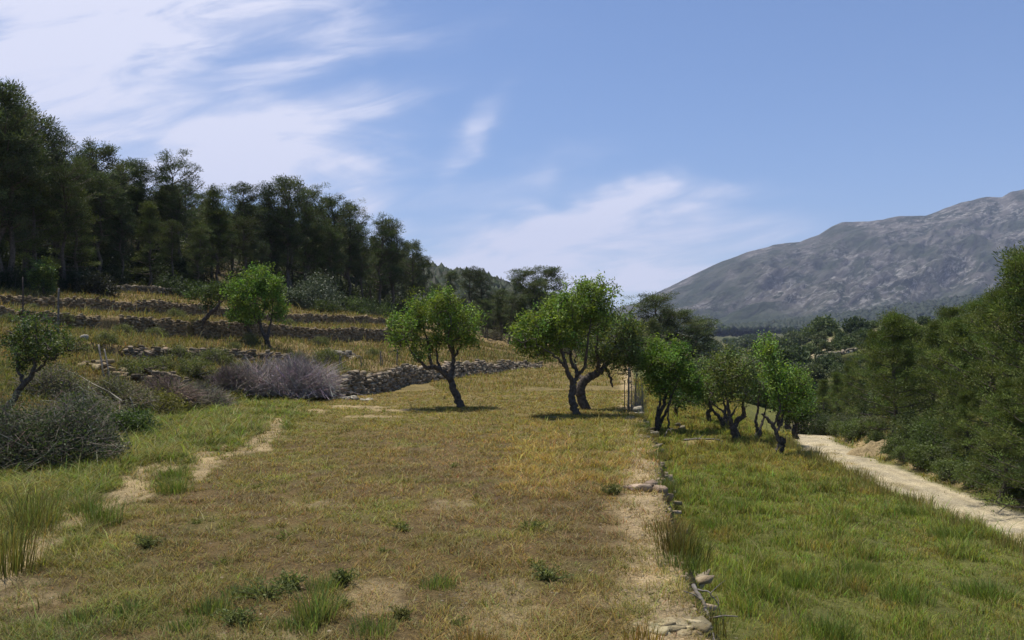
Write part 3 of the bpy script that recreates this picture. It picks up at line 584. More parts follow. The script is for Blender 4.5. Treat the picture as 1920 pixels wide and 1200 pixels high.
# pines ------------------------------------------------------------
def pine_mesh(seed, H, base=.35, width=.24, shape='round', nl=34, tuft=26, needle=.16, nw=.03, col=(.045, .062, .022), clumps=5, bare=.0, csp=.055):
    r = np.random.default_rng(seed); acc = Acc(); la = Acc()
    lean = r.normal(size=2) * .03 * H; zs = np.linspace(-.15, H * .96, 9)
    zq = np.maximum(zs, 0) / H; P = np.stack([lean[0] * zq ** 1.5 + r.normal(size=9) * .012 * H, lean[1] * zq ** 1.5 + r.normal(size=9) * .012 * H, zs], -1); P = spline(P, 3)
    R = np.interp(P[:, 2] / H, [0, .1, .6, 1], [.022 * H, .017 * H, .010 * H, .003 * H]); tube(acc, P, R, 8, rough=.2, seed=seed)
    lob = r.uniform(0, 2 * np.pi)
    for k in range(nl):
        f = base + (1 - base) * ((k + r.random()) / nl) ** .85; f = min(f, .94); u = (f - base) / (1 - base)
        if shape == 'round': ln = width * H * (math.sin(math.pi * (.16 + .78 * u)) ** .6) * r.uniform(.6, 1.15)
        elif shape == 'cone': ln = width * H * (1.05 - u * .9) * r.uniform(.65, 1.15)
        else: ln = width * H * (.5 + .7 * u if u < .8 else (1 - u) * 4 + .25) * r.uniform(.6, 1.2)
        lf = r.uniform(.6, 1.45); th = k * 2.4 + r.normal() * .5; ln *= 1 + .22 * math.cos(th - lob + f * 4)
        kk = np.argmin(abs(P[:, 2] - f * H)); a = P[kk]
        up = r.uniform(.15, .55) + u * .5 if shape != 'cone' else r.uniform(.05, .35) + u * .6
        d = np.array([math.cos(th), math.sin(th), up]); e = a + d * ln / math.sqrt(1 + up * up); m1 = (a + e) / 2 - np.array([0, 0, .07 * ln])
        B = spline([a, m1, e], 4); tube(acc, B, np.linspace(.0065 * H * (1 - .6 * u), .0022 * H, len(B)), 4)
        for q in range(clumps):
            s = 1 - r.random() ** 1.6 * .6; idx = s * (len(B) - 1); i0 = int(idx); i1 = min(i0 + 1, len(B) - 1); c0 = B[i0] + (B[i1] - B[i0]) * (idx - i0)
            c = c0 + r.normal(size=3) * np.array([.05, .05, .032]) * H * .55 * (1 if q else .2); c[2] += abs(r.normal()) * .015 * H
            n = int(tuft * r.uniform(.6, 1.35)); dd = rdir(n, r); dd[:, 2] = dd[:, 2] * .8 + .15
            Pn = c + dd * (r.random((n, 1)) ** .6) * csp * H * np.array([1.1, 1.1, .75])
            al = dd * .8 + rdir(n, r) * .6 + d * .3
            cc = np.array(col) * lf * r.uniform(.7, 1.35) * np.array([r.uniform(.9, 1.25), 1, 1]) * r.uniform(.75, 1.3, (n, 1))
            leaves(la, Pn, needle, nw, cc, r, upbias=.25, along=al)
            if q % 2 == 0: tube(acc, [c0, c], [.002 * H, .001 * H], 3)
    return acc, la, H
def make_pine(seed, label, loc, sc, group, **kw):
    acc, la, H = pine_mesh(seed, **kw); root = thing('pine_tree', label, 'pine tree', loc, group, 0, sc)
    acc.build('trunk', M_PBARK, root, smooth=True); la.build('crown', M_NEEDLE, root); root['H'] = H; return root
PD = (.072, .092, .040)
variants = []
G_P = 'pines of the wood on the left hillside'
specs = [dict(H=8, base=.36, width=.21, shape='round', nl=40), dict(H=8, base=.28, width=.17, shape='round', nl=42), dict(H=8, base=.46, width=.25, shape='flat', nl=36),
         dict(H=8, base=.25, width=.21, shape='round', nl=42), dict(H=8, base=.42, width=.20, shape='flat', nl=32), dict(H=8, base=.18, width=.24, shape='cone', nl=44), dict(H=8, base=.33, width=.16, shape='round', nl=34)]
# front row and skyline pines: px, distance, py of the tip, variant, label
SKY = [(2,39,150,0,'tallest pine, cut by the left edge of the wood'),(52,42,196,2,'pine with broad tufted head standing second from the left edge'),(-40,38,170,3,'pine partly beyond the left edge, next to the tallest'),
 (112,46,244,1,'pine on the skyline third from the left, narrow ragged top'),(178,48,262,0,'flat-topped skyline pine with sky gaps under its left side'),(232,52,292,6,'small-headed skyline pine left of the dome-shaped one'),(268,54,303,1,'skyline pine with thin see-through top beside the dome-shaped one'),
 (338,54,303,2,'dome-shaped pine with bare forked limbs showing against the sky'),(398,55,340,5,'pale green pine with full crown just right of the dome-shaped pine'),
 (462,60,342,4,'skyline pine left of the broad central crown'),(505,61,345,1,'thin skyline pine touching the broad central crown'),(545,61,328,0,'broad central pine, highest in the middle of the wood'),(575,63,345,3,'pine joined to the right of the broad central pine'),
 (625,66,362,0,'round-crowned pine between the central pine and the hillside end'),(655,69,374,6,'narrow pine leaning on the round-crowned one'),(712,72,404,3,'pine near the right end of the wood with wide low crown'),(738,74,415,1,'slim pine near the right end of the wood'),
 (775,78,448,0,'last but one pine of the wood at its right end, layered branches'),(795,80,478,4,'last pine at the right end of the wood, small tufted crown')]
protos = {}
def place_pine(k, label, px, Y, top, group, rz, zoff=0):
    p = at(px, Y); Hn = (EYE + (HZ - top) / F * Y) - p.z; sc = max(Hn / 8.7, .25)
    if k not in protos:
        col = {5: (.085, .105, .034), 3: (.068, .090, .034), 1: (.055, .073, .038), 4: (.066, .082, .030)}.get(k, PD)
        protos[k] = make_pine(100 + k, label, p, sc, group, col=col, tuft=62, needle=.145, nw=.034, clumps=6, csp=.045, **specs[k]); protos[k].rotation_euler[2] = rz; return protos[k]
    return copy_thing(protos[k], label, p, rz, sc, group)
tipx = [s[0] for s in SKY]; order = np.argsort(tipx); tx = np.array(tipx)[order]; ty = np.array([s[2] for s in SKY])[order]
for (px, Y, top, k, lb) in SKY: place_pine(k, lb, px, Y, top, G_P, random.uniform(0, 6.28))
n = 0; lab_mass = 'dark pine within the dense wood on the left hillside, below the skyline'
for row, (dY, cnt, lo, hi) in enumerate([(-1.5, 20, 45, 120), (5, 24, 30, 100), (12, 26, 30, 80), (20, 24, 25, 70), (28, 20, 30, 80)]):
    for q in range(cnt):
        px = -90 + 870 * (q + .5) / cnt + random.uniform(-14, 14)
        Y0 = np.interp(px, [-90, 0, 250, 400, 520, 640, 780], [38, 41, 48, 55, 62, 68, 82]); Y = Y0 + dY + random.uniform(-1.5, 1.5)
        top = np.interp(px, tx, ty) + random.uniform(lo, hi)
        place_pine(random.choice([0, 1, 2, 3, 4, 5, 6, 3]), lab_mass, px, Y, top, G_P, random.uniform(0, 6.28)); n += 1
G_PB = 'small pines and bushes beyond the dry field'
MID = [(845,95,505,6,'small lone grey-green pine above the far hill left of centre'),(880,88,500,4,'ragged pine with double tufted head left of the big central cluster'),(905,90,505,1,'pine behind the ragged double-headed one, slimmer'),
 (940,85,545,6,'thin pine with slanting trunk in the dip of the skyline'),(985,80,508,3,'broad pine behind the paired almonds, left half of the cluster'),(1022,82,506,0,'pointed pine at the right of the cluster behind the paired almonds'),(1000,78,530,3,'low full pine in front of the central cluster'),
 (955,74,560,2,'pine with long bare trunk over the rubble wall'),(910,78,560,3,'dark full pine above the rubble wall'),(860,80,560,5,'low pine showing over the lone almond'),(822,78,530,3,'pine with dark crown left of the lone almond top'),
 (1045,76,560,5,'dark pine just left of the tall almond crown'),(1240,58,556,3,'dark rounded pine at the valley mouth right of the paired almonds'),(1262,60,585,0,'second dark pine at the valley mouth, lower'),(1298,62,602,3,'third and lowest dark pine at the valley mouth'),(1226,56,598,5,'dark bushy pine behind the right edge of the almond crown'),(1195,64,618,3,'pine hidden mostly behind the sparse almond crown')]
for (px, Y, top, k, lb) in MID:
    o = place_pine(k, lb, px, Y, top, G_PB, random.uniform(0, 6.28))
    q = (1.75 if px > 1230 else 1.25) if px > 1190 else (1.45 if px > 935 else 1.15); o.scale = (o.scale[0] * q, o.scale[1] * q, o.scale[2] * (1.06 if px > 935 else 1))
for q in range(34):
    px = 790 + q * 10 + random.uniform(-8, 8); place_pine(random.choice([3, 5, 5, 0]), 'low pine of the screen behind the rubble wall and the field', px, random.uniform(72, 105), random.uniform(545, 598), G_PB, random.uniform(0, 6))

# feathery young pines across the track
G_PR = 'young pines across the track on the right'
rp = [ (1676,25.5,566,0,'feathery pine with visible dark trunk, nearest the bend of the track'), (1745,27,585,1,'young pine filling the gap right of the dark-trunked one'),
 (1800,24,575,0,'yellowish young pine with layered soft branches right of the track'), (1858,21,520,1,'tall young pine second from the right edge'),
 (1925,19.5,432,0,'tallest pine at the right edge of the picture'), (1898,24,468,1,'pine rising behind the two tallest at the right edge'), (1635,31,605,1,'small pine beyond the bend of the track'),
 (1710,33,590,0,'pine in the second row behind the dark-trunked one'), (1780,32,560,1,'pine in the second row, highest behind the yellowish one'),(1830,30,545,0,'pine in the second row with dim green top'),(1600,38,668,1,'low young pine at the far side of the bend'),(1570,42,690,0,'lowest young pine near the valley terraces'),
 (1880,17.2,690,1,'low wide young pine at the track edge by the right border'),(1950,16.2,640,0,'young pine cut by the right border, beside the track'),(1815,20.2,720,1,'bushy young pine in front of the yellowish one'),(1545,46,705,1,'dim young pine in the dip left of the bend')]
rprot = {}
for (px, Y, top, k, lb) in rp:
    p = at(px, Y); Hn = (EYE + (HZ - top) / F * Y) - p.z
    if k not in rprot:
        rprot[k] = make_pine(200 + k, lb, p, Hn / 5.7, G_PR, H=5.0, base=.06, width=.36 if k == 0 else .42, shape='cone', nl=62, tuft=64, needle=.10, nw=.020, col=(.10, .132, .034), clumps=8, csp=.045)
    else: copy_thing(rprot[k], lb, p, random.uniform(0, 6.28), Hn / 5.7, G_PR)

# ------------------------------------------------------------------ shrubs and bushes
def shrub(label, px, Y, w, h, col, seed, name='shrub', leaf=.05, n=9000, twig=120, ncl=60, depth=None, mat=None, group=None, cat='shrub', twc=(.10, .08, .06), zoff=0):
    r = np.random.default_rng(seed); p = at(px, Y, zoff); root = thing(name, label, cat, p, group); acc = Acc(); la = Acc()
    rx = w / 2; ry = depth or rx * .8
    d = rdir(ncl, r); d[:, 2] = np.abs(d[:, 2]); rad = r.random((ncl, 1)) ** .4; cl = d * rad * np.array([rx, ry, h * .92]) ; 
    for k in range(min(twig, ncl * 3)):
        t = cl[k % ncl] * r.uniform(.7, 1.05); a = np.array([r.normal() * rx * .25, r.normal() * ry * .25, -.05]); mid = (a + t) / 2 + r.normal(size=3) * .08 * h
        tube(acc, spline([a, mid, t], 3), np.linspace(.012, .004, 7), 4)
    acc.build('stems', M_WOOD, root)
    per = n // ncl
    for c in cl:
        m_ = int(per * r.uniform(.5, 1.4)); sp = .16 * min(h, w) 
        P = c + r.normal(size=(m_, 3)) * sp * np.array([1, 1, .8]); P[:, 2] = np.maximum(P[:, 2], .0)
        leaves(la, P, leaf, leaf * .45, np.array(col) * r.uniform(.65, 1.35) * r.uniform(.8, 1.25, (m_, 1)), r, upbias=.3)
    la.build('foliage', mat or M_LEAF, root); return root
shrub('grey-green wild olive bush in front of the wood above the terrace walls', 590, 58, 3.6, 2.7, (.085, .105, .05), 31, leaf=.13, n=9000, mat=M_OLEAF, name='olive_bush')
shrub('lower olive bush left of the grey-green one, at its foot', 548, 56, 2.2, 1.5, (.07, .09, .04), 32, leaf=.13, n=4500, name='olive_bush', mat=M_OLEAF)
G_S = 'green shrubs along the upper terraces'
for k, (px, Y, w_, h_, c_, lb) in enumerate([
 (655,60,2.6,1.3,(.07,.095,.03),'green shrub at the top of the terrace walls, right of the olive bushes'),(690,66,3.6,1.4,(.075,.10,.035),'wide green shrub below the last pines of the wood'),(610,56,2.0,1.0,(.065,.08,.03),'low shrub under the grey-green olive bush'),
 (725,70,3.0,1.2,(.06,.085,.03),'green shrub at the right end of the upper terrace wall'),(415,50,2.4,1.1,(.055,.075,.026),'dark shrub behind the crooked leaning almond'),(355,48,2.2,1.1,(.05,.07,.025),'dark shrub left of the crooked leaning almond'),
 (320,47,2.0,1.2,(.045,.06,.025),'dark shrub under the wood left of centre of the terraces'),(150,42,2.4,1.2,(.04,.05,.028),'brown-green shrub right of the pale young tree'),(185,41,1.6,1.3,(.045,.045,.03),'leafless-looking dark shrub on the top terrace'),(20,39,2.6,1.2,(.035,.045,.02),'dark shrub under the tallest pine'),
 (850,82,3.5,1.4,(.06,.06,.035),'brownish shrub between the lone almond and the pines'),(925,80,3.2,1.5,(.075,.065,.045),'brown thicket behind the rubble wall'),(985,75,4.2,1.6,(.05,.06,.03),'dark thicket left of the paired almonds'),(1050,72,4,1.3,(.05,.055,.03),'dark low shrub closing the back of the field'),(1105,70,3.5,1.4,(.045,.055,.028),'dark shrub behind the bowed trunk'),(1160,66,3.2,1.6,(.045,.055,.028),'dark shrub behind the sparse almond crown')]):
    shrub(lb, px, Y, w_, h_, c_, 40 + k, leaf=.12, n=3600, ncl=40, group=G_S)
und = shrub('dark undergrowth shrub beneath the pines of the wood', 300, 50, 2.6, 1.6, (.040, .050, .022), 66, leaf=.14, n=3000, ncl=36, group='undergrowth beneath the pines')
for k in range(85):
    px = random.uniform(-60, 800); Y0 = np.interp(px, [-60, 0, 250, 400, 520, 640, 780], [39, 41, 48, 55, 62, 68, 84]); Y = Y0 + random.uniform(-1, 16)
    copy_thing(und, und['label'], at(px, Y), random.uniform(0, 6), random.uniform(.6, 1.5), und['group'])
G_R = 'shrubs along the right side of the track'
for k, (px, Y, w_, h_, c_, lb) in enumerate([
 (1715,24,1.5,.9,(.10,.12,.045),'pale green shrub at the track edge below the dark-trunked pine'),(1765,22.6,1.8,1.1,(.085,.115,.035),'rounded green shrub right of the earth mound'),(1820,20.8,1.3,.6,(.09,.10,.05),'low grey-green shrub on the ochre verge'),
 (1875,19.2,1.6,.8,(.05,.075,.022),'dark shrub on the verge near the right border'),(1915,18,1.2,.5,(.07,.09,.04),'small shrub at the right border above the track'),(1590,30,1.6,.8,(.09,.10,.05),'dry green shrub at the outer side of the bend'),(1545,31,1.4,.9,(.06,.08,.03),'dark green shrub where the track disappears'),(1515,31.5,1.8,1.3,(.022,.03,.013),'almost black bush just left of where the track disappears'),(1640,27.5,1.2,.5,(.11,.115,.06),'low yellowish shrub beyond the earth mound')]):
    shrub(lb, px, Y, w_, h_, c_, 70 + k, leaf=.055, n=9000, ncl=60, group=G_R)

def twigbush(label, px, Y, w, h, depth, col, seed, n=5200, name='leafless_bush', rad=.006, cat='bush', leafcol=None, nleaf=0, spread=.8, curl=.25, group=None, dark=None):
    """a dome of thin curved twigs springing from many stems"""
    r = np.random.default_rng(seed); p = at(px, Y); root = thing(name, label, cat, p, group); acc = Acc()
    a = np.stack([r.normal(size=n) * w * .20, r.normal(size=n) * depth * .20, np.full(n, -.05)], -1)
    d = rdir(n, r); d[:, 2] = np.abs(d[:, 2]) * .9 + .12; d /= np.linalg.norm(d, axis=1)[:, None]
    s = r.uniform(.55, 1.05, (n, 1)); tip = d * s * np.array([w / 2, depth / 2, h]) 
    tip *= (.55 + .85 * fbm(d[:, 0] * 2.2 + seed * 3, d[:, 1] * 2.2 + d[:, 2] * 1.7, 3, seed))[:, None]
    tip += (fbm(tip[:, 0] * 2 + seed, tip[:, 1] * 2, 2, seed)[:, None] - .5) * .35 * h * d
    st = r.uniform(0, .65, (n, 1)); a2 = a * (1 - st) + tip * st
    mid = (a2 + tip) / 2 + r.normal(size=(n, 3)) * curl * .22 * h * s; mid[:, 2] += .05 * h
    gz = np.array([height(p.x + q[0], p.y + q[1]) for q in tip[:: max(1, n // 300)]]) if False else 0
    seg_n = 4; tkn = r.uniform(.5, 1.3, (n, 1)) * np.where(r.random((n, 1)) < .06, 2.2, 1); V = []; t = np.linspace(0, 1, seg_n + 1)
    for k, tt_ in enumerate(t):
        c = (1 - tt_) ** 2 * a2 + 2 * (1 - tt_) * tt_ * mid + tt_ ** 2 * tip
        if k: c = c + r.normal(size=(n, 3)) * .012
        rr = rad * (1 - .6 * tt_) * tkn
        for q in range(3):
            ang = q * 2.094; V.append(c + rr * (math.cos(ang) * np.array([1, 0, .3]) + math.sin(ang) * np.array([0, .6, 1])))
    V = np.stack(V, 1); m_ = V.shape[1]; Q = []
    for k in range(seg_n):
        for q in range(3): Q.append([k * 3 + q, k * 3 + (q + 1) % 3, (k + 1) * 3 + (q + 1) % 3, (k + 1) * 3 + q])
    Q = (np.array(Q)[None] + (np.arange(n) * m_)[:, None, None]).reshape(-1, 4)
    cc = np.array(col)[None] * r.uniform(.6, 1.4, (n, 1)) * (1 + .1 * r.normal(size=(n, 3))); cc = np.repeat(np.clip(cc, .01, .7), m_, axis=0)
    acc.add(V.reshape(-1, 3), Q, None, cc); acc.build('twigs', M_TWIG, root)
    if nleaf:
        la = Acc(); k = r.integers(0, n, nleaf); P = a2[k] + (tip[k] - a2[k]) * r.random((nleaf, 1)) + r.normal(size=(nleaf, 3)) * .05
        leaves(la, P, .05, .022, np.array(leafcol) * r.uniform(.6, 1.4, (nleaf, 1)), r, upbias=.3); la.build('foliage', M_LEAF, root)
    return root
LB = 'leafless grey brush on the left bank'
twigbush('big grey-mauve leafless bush left of the rubble wall', 562, 27.8, 3.1, 1.75, 2.2, (.31, .265, .26), 81, n=5200, group=LB)
twigbush('lower left half of the grey-mauve bush, paler twigs', 490, 27.0, 2.5, 1.25, 1.8, (.33, .28, .26), 82, n=3200, group=LB)
twigbush('small grey bush between the grey-mauve bush and the bank', 432, 26.6, 1.9, .95, 1.4, (.20, .16, .14), 83, n=3400, leafcol=(.08, .10, .04), nleaf=1500, group=LB)
twigbush('tangled brush pile with dark heart at the near left', 70, 12.8, 2.7, 1.2, 2.0, (.17, .15, .115), 84, n=3600, rad=.005, leafcol=(.060, .080, .030), nleaf=42000, name='brush_pile', curl=.8, group=LB)
twigbush('dark right end of the brush pile reaching into the grass', 160, 13.6, 1.4, .95, 1.3, (.14, .125, .095), 85, n=2000, rad=.005, leafcol=(.055, .075, .028), nleaf=20000, name='brush_pile', curl=.8, group=LB)
twigbush('grey twiggy scrub on the bank above the brush pile', 165, 17.0, 2.1, .9, 1.6, (.22, .19, .15), 86, n=2200, rad=.0045, leafcol=(.12, .125, .05), nleaf=16000, curl=.5, group=LB)
twigbush('pale scrub behind the young dark-leaved tree', 95, 18.5, 2.4, .8, 1.4, (.23, .20, .15), 87, n=1800, leafcol=(.14, .14, .06), nleaf=14000, group=LB)
twigbush('brown scrub halfway along the bank under the rubble outcrop', 310, 22.5, 2.2, .8, 1.4, (.17, .13, .10), 88, n=3600, leafcol=(.10, .11, .04), nleaf=2000, group=LB)
twigbush('grey-green scrub right of the outcrop, beside the stump', 375, 23.6, 1.9, .75, 1.3, (.18, .16, .12), 89, n=3200, leafcol=(.08, .11, .04), nleaf=3000, group=LB)
twigbush('grey scrub on the bank between the brush pile and the outcrop', 215, 20.0, 2.2, .85, 1.4, (.21, .18, .13), 90, n=1800, leafcol=(.13, .13, .05), nleaf=14000, group=LB)
shrub('dark green weeds mixed with reeds at the foot of the bank', 240, 17.0, 1.6, .55, (.075, .105, .035), 91, leaf=.06, n=6000, name='weed_clump', cat='plant')
shrub('ochre-green bush on the bank under the outcrop', 295, 21.0, 1.5, .7, (.17, .15, .045), 92, leaf=.06, n=5000)

sb = shrub('low scrubby growth on the left bank among the terrace walls', 120, 25, 1.5, .55, (.11, .115, .045), 96, leaf=.06, n=3600, ncl=36, group='scrub on the left bank')
for (px, Y) in [(40,22),(200,27),(260,24),(330,29),(360,26.5),(290,33),(230,31.5),(20,28),(440,32.5),(470,35),(400,29.5),(560,33),(600,40),(540,44),(330,38),(120,31),(60,33),(700,38),(610,33),(300,26)]:
    copy_thing(sb, sb['label'], at(px, Y), random.uniform(0, 6), random.uniform(.5, 1.15), sb['group'])
sv_ = shrub('small green bush on the outer verge of the track', 1690, 23.4, 1.0, .5, (.10, .125, .04), 97, leaf=.05, n=5000, ncl=40, group='bushes on the track verge')
for (px, Y) in [(1650, 25.5), (1738, 21.6), (1790, 20.0), (1842, 18.8), (1893, 17.6), (1605, 27.8), (1575, 29.0), (1700, 22.6)]:
    p = at(px, Y); x = max(p.x, float(roadR(Y)) + .45); copy_thing(sv_, sv_['label'], Vector((x, Y, float(height(x, Y)))), random.uniform(0, 6), random.uniform(.7, 1.3), sv_['group'])
# ------------------------------------------------------------------ dry stone walls
def rocks(acc, P, S, r, col=None, box=.5, iv=IV1, it=IT1):
    for p, s in zip(P, S):
        V = iv.copy(); V = np.sign(V) * np.abs(V) ** box; V = V / np.max(np.abs(V)); V = V * (1 + .17 * r.normal(size=(len(V), 1)) * (len(V) < 20)) * (1 + .08 * r.normal(size=(len(V), 3))); V = V @ np.array([[1, .3 * r.normal(), 0], [0, 1, 0], [.2 * r.normal(), 0, 1]])
        an = r.uniform(0, 6.28); ca, sa = math.cos(an), math.sin(an); V = V * np.asarray(s)
        V = V @ np.array([[1, 0, 0], [0, math.cos(.25 * r.normal()), .2 * r.normal()], [0, -.2 * r.normal(), 1]]); V = V @ np.array([[ca, sa, 0], [-sa, ca, 0], [0, 0, 1]])
        c = (np.array([.30, .265, .215]) if col is None else np.array(col)) * r.uniform(.45, 1.3) * np.array([1 + .03 * r.normal(), 1, 1 - .04 * abs(r.normal())])
        acc.add(V + p, None, it, c)
def terrace_wall(label, kf, kt, px0, px1, seed, size=.13, extra=.06, tumble=.0, name='dry_stone_wall', group='dry stone walls', col=None, back=.12, gaps=()):
    r = np.random.default_rng(seed); t0, t1 = (px0 - 960) / F, (px1 - 960) / F; acc = Acc(); ts = np.linspace(t0, t1, 400)
    Yf = np.interp(ts, TT, YK[:, kf]); Yt = np.interp(ts, TT, YK[:, kt]); X = ts * Yf; s = np.concatenate([[0], np.cumsum(np.hypot(np.diff(X), np.diff(Yf)))])
    u = 0; 
    while u < s[-1]:
        t = np.interp(u, s, ts); px = 960 + F * t; yf = np.interp(t, TT, YK[:, kf]); yt = np.interp(t, TT, YK[:, kt]); step = size * r.uniform(1.3, 2.1)
        u += step * .8
        if any(a < px < b for a, b in gaps): continue
        zf = float(height(t * (yf - .05), yf - .05)); zt = float(height(t * (yt + .05), yt + .05)); hh = zt - zf + extra * r.uniform(-1, 1.4)
        if tumble: hh *= (1 - tumble * .8 * float(fbm(np.array(u * .5), np.array(3.), 3, seed)))
        z = zf - .04; n = 0
        while z < zf + hh:
            f = np.clip((z - zf) / max(zt - zf, .05), 0, 1); Yq = yf + (yt - yf) * f * (.5 if not tumble else .9) - back - (tumble * abs(r.normal()) * .18 * (1 - f)); sz = size * r.uniform(.55, 1.0)
            x = t * yf + r.normal() * size * .25
            rocks(acc, [np.array([x, Yq + r.normal() * .03, z + sz * .35])], [(size * r.uniform(.6, 1.15), size * .9, sz * .55)], r, col)
            z += sz * .85; n += 1
    o = acc.build(name, M_STONE); return tag(o, label, 'wall', group)
terrace_wall('lowest upper-left terrace wall, crumbling, right of the leaning poles', 2, 3, 235, 545, 301, size=.12, tumble=.5, extra=.1, col=(.25, .20, .14))
terrace_wall('middle terrace wall running from the far left to behind the lone almond', 4, 5, -60, 790, 302, size=.10, gaps=((352, 362), (190, 225)), col=(.29, .225, .145))
terrace_wall('highest long terrace wall below the wood', 6, 7, -60, 740, 303, size=.10, gaps=((612, 624),), col=(.29, .225, .145))
terrace_wall('tumbled rubble wall of pale stones behind the dry field', 0, 1, 615, 1015, 304, size=.14, tumble=.45, extra=.12, name='rubble_wall', col=(.31, .255, .185))
# short upper wall fragment
r = np.random.default_rng(305); acc = Acc()
for k in range(170):
    px = 195 + 215 * k / 170; Y = np.interp(px, [195, 410], [42.5, 49.5]); 
    for c in range(3):
        p = at(px, Y); rocks(acc, [np.array([p.x, p.y, p.z + .05 + c * .14 + r.normal() * .03])], [(.13, .12, .085)], r, (.18, .15, .11))
tag(acc.build('dry_stone_wall', M_STONE), 'short topmost wall fragment at the foot of the wood', 'wall', 'dry stone walls')
# retaining wall between the dry field and the lower green terrace
r = np.random.default_rng(306); acc = Acc(); Yq = 3.2
while Yq < 40:
    sz = r.uniform(.11, .21) if Yq < 12 else r.uniform(.14, .24); Yq += sz * 1.15
    for c in range(4):
        x = float(wallx(Yq)) - .02 - .03 + c * .085 + r.normal() * .05; z = -.05 - c * .17 + r.normal() * .03
        if c == 0 and r.random() < .25 + .9 * float(fbm(np.array(Yq * .8), np.array(2.), 2, 8)) ** 1: continue
        if r.random() < .05 + .45 * float(sstep(.46, .56, fbm(np.array(Yq * 1.1), np.array(5.), 2, 18))): continue
        k_ = r.uniform(.45, 1.15); s = (sz * k_ * r.uniform(.3, .5), sz * k_ * r.uniform(.4, .75), sz * k_ * r.uniform(.16, .34))
        rocks(acc, [np.array([x, Yq + r.normal() * .03, z])], [s], r, (.34, .28, .195), box=.42)
tag(acc.build('retaining_wall', M_STONE), 'low pale stone retaining wall between the dry field and the green terrace', 'wall')
# rock faces and outcrops
def outcrop(label, px, Y, w, h, n, seed, col, size=.14, name='rock_outcrop', cat='rocks', zoff=0, flat=.6):
    r = np.random.default_rng(seed); p = at(px, Y, zoff); acc = Acc(); pts = []; S = []
    for k in range(n):
        x = r.uniform(-.5, .5) * w; y = r.uniform(-.5, .5) * w * .5; z = float(height(p.x + x, p.y + y)) - p.z + r.random() ** 1.5 * h * (1 - abs(2 * x / w) ** 2)
        s = size * r.uniform(.5, 1.3); pts.append(np.array([x, y, z])); S.append((s, s * .9, s * flat))
    rocks(acc, pts, S, r, col, box=.42, iv=IV2, it=IT2); o = acc.build(name, M_STONE, loc=p); return tag(o, label, cat)
outcrop('broken rock outcrop with pale stones in the middle of the left bank', 318, 24.0, 2.4, .55, 110, 311, (.26, .21, .14), size=.10)
outcrop('pale heap of stones on the terrace above the grey-mauve bush', 640, 36, 1.6, .35, 60, 312, (.32, .28, .22), name='stone_heap')
outcrop('scatter of white stones at the right foot of the grey-mauve bush', 655, 27.9, 1.5, .06, 26, 313, (.42, .38, .31), size=.09, name='stone_scatter')
outcrop('stack of banded stones at the far end of the retaining wall', 1208, 22.5, .5, .3, 26, 314, (.42, .38, .30), size=.13, name='stone_heap')
outcrop('low stone ring beside the fan-stemmed almond', 1268, 24.4, .5, .2, 12, 315, (.26, .23, .16), size=.07, name='stone_heap')
outcrop('flat pale slab rocks at the near end of the retaining wall', 1280, 5.55, .40, .0, 34, 316, (.36, .30, .18), size=.06, zoff=-.018, flat=.32, name='slab_rocks')
outcrop('crumbled yellowish rock face under the leaning poles', 195, 23.4, 1.4, .3, 60, 317, (.30, .235, .14), size=.10)
outcrop('loose stones half buried in the wall edge, midway along the dry field', 1216, 10.8, .5, .05, 20, 318, (.36, .27, .2), size=.08, name='stone_scatter')
o = Acc(); rocks(o, [np.array([0, 0, .08])], [(.12, .11, .11)], np.random.default_rng(3), (.45, .41, .34), iv=IV2, it=IT2)
p = at(157, 26.4); tag(o.build('boulder', M_STONE, loc=p), 'single white boulder by the leaning poles on the left terrace', 'boulder')
# earth mound by the track
def mound(label, px, Y, w, h, col, seed, m=M_GROUND, name='earth_mound'):
    r = np.random.default_rng(seed); p = at(px, Y, -.05); a = np.linspace(-1, 1, 40); gx, gy = np.meshgrid(a, a); rr = np.sqrt(gx ** 2 + gy ** 2)
    z = np.clip(1 - rr, 0, 1) ** .7 * h * (.6 + .9 * fbm(gx * 3 + seed, gy * 3, 4, seed)); wx_, wy_ = gx * w / 2, gy * w * .35
    z += height(p.x + wx_, p.y + wy_) - p.z - .03; V = np.stack([wx_, wy_, z], -1).reshape(-1, 3)
    i = np.arange(39)[:, None] * 40; j = np.arange(39)[None]; Q = np.stack([i + j, i + j + 1, i + 41 + j, i + 40 + j], -1).reshape(-1, 4)
    return tag(mesh(name, V, Q, m, np.array(col), smooth=True, loc=p), label, 'mound')
mound('pale earth mound at the outer edge of the track below the pines', 1632, 24.8, 1.5, .38, (.33, .27, .18), 5)
mound('low bank of dug earth under the almonds of the lower terrace', 1325, 21.2, 1.9, .14, (.24, .2, .1), 6)

# ------------------------------------------------------------------ posts, poles, stump, branches
def post(label, px, Y, h, rad, name='fence_post', lean=(0, 0), m=M_WOOD, group=None, cat='post'):
    p = at(px, Y); acc = Acc(); P = spline([(0, 0, -.15), (lean[0] * .5, lean[1] * .5, h * .5), (lean[0], lean[1], h)], 3); tube(acc, P, np.linspace(rad * 1.1, rad * .85, len(P)), 7, rough=.25, seed=int(px))
    return tag(acc.build(name, m, smooth=True, loc=p), label, cat, group)
GP = 'stakes above the rubble wall'
for px, h, ln, lb in [(636,.62,.03,'leftmost stake above the rubble wall'),(641,.5,-.05,'short tilted stake touching the leftmost one'),(677,.5,0,'thin straight stake second along the rubble wall'),(713,.62,.02,'thicker stake third along the rubble wall'),(718,.4,-.06,'low broken stake leaning on the thicker stake'),(744,.66,.03,'last dark stake left of the lone almond')]:
    post(lb, px, np.interp(px, [636, 744], [30.3, 35.5]), h, .03 if px in (713, 744) else .02, group=GP, lean=(ln, 0))
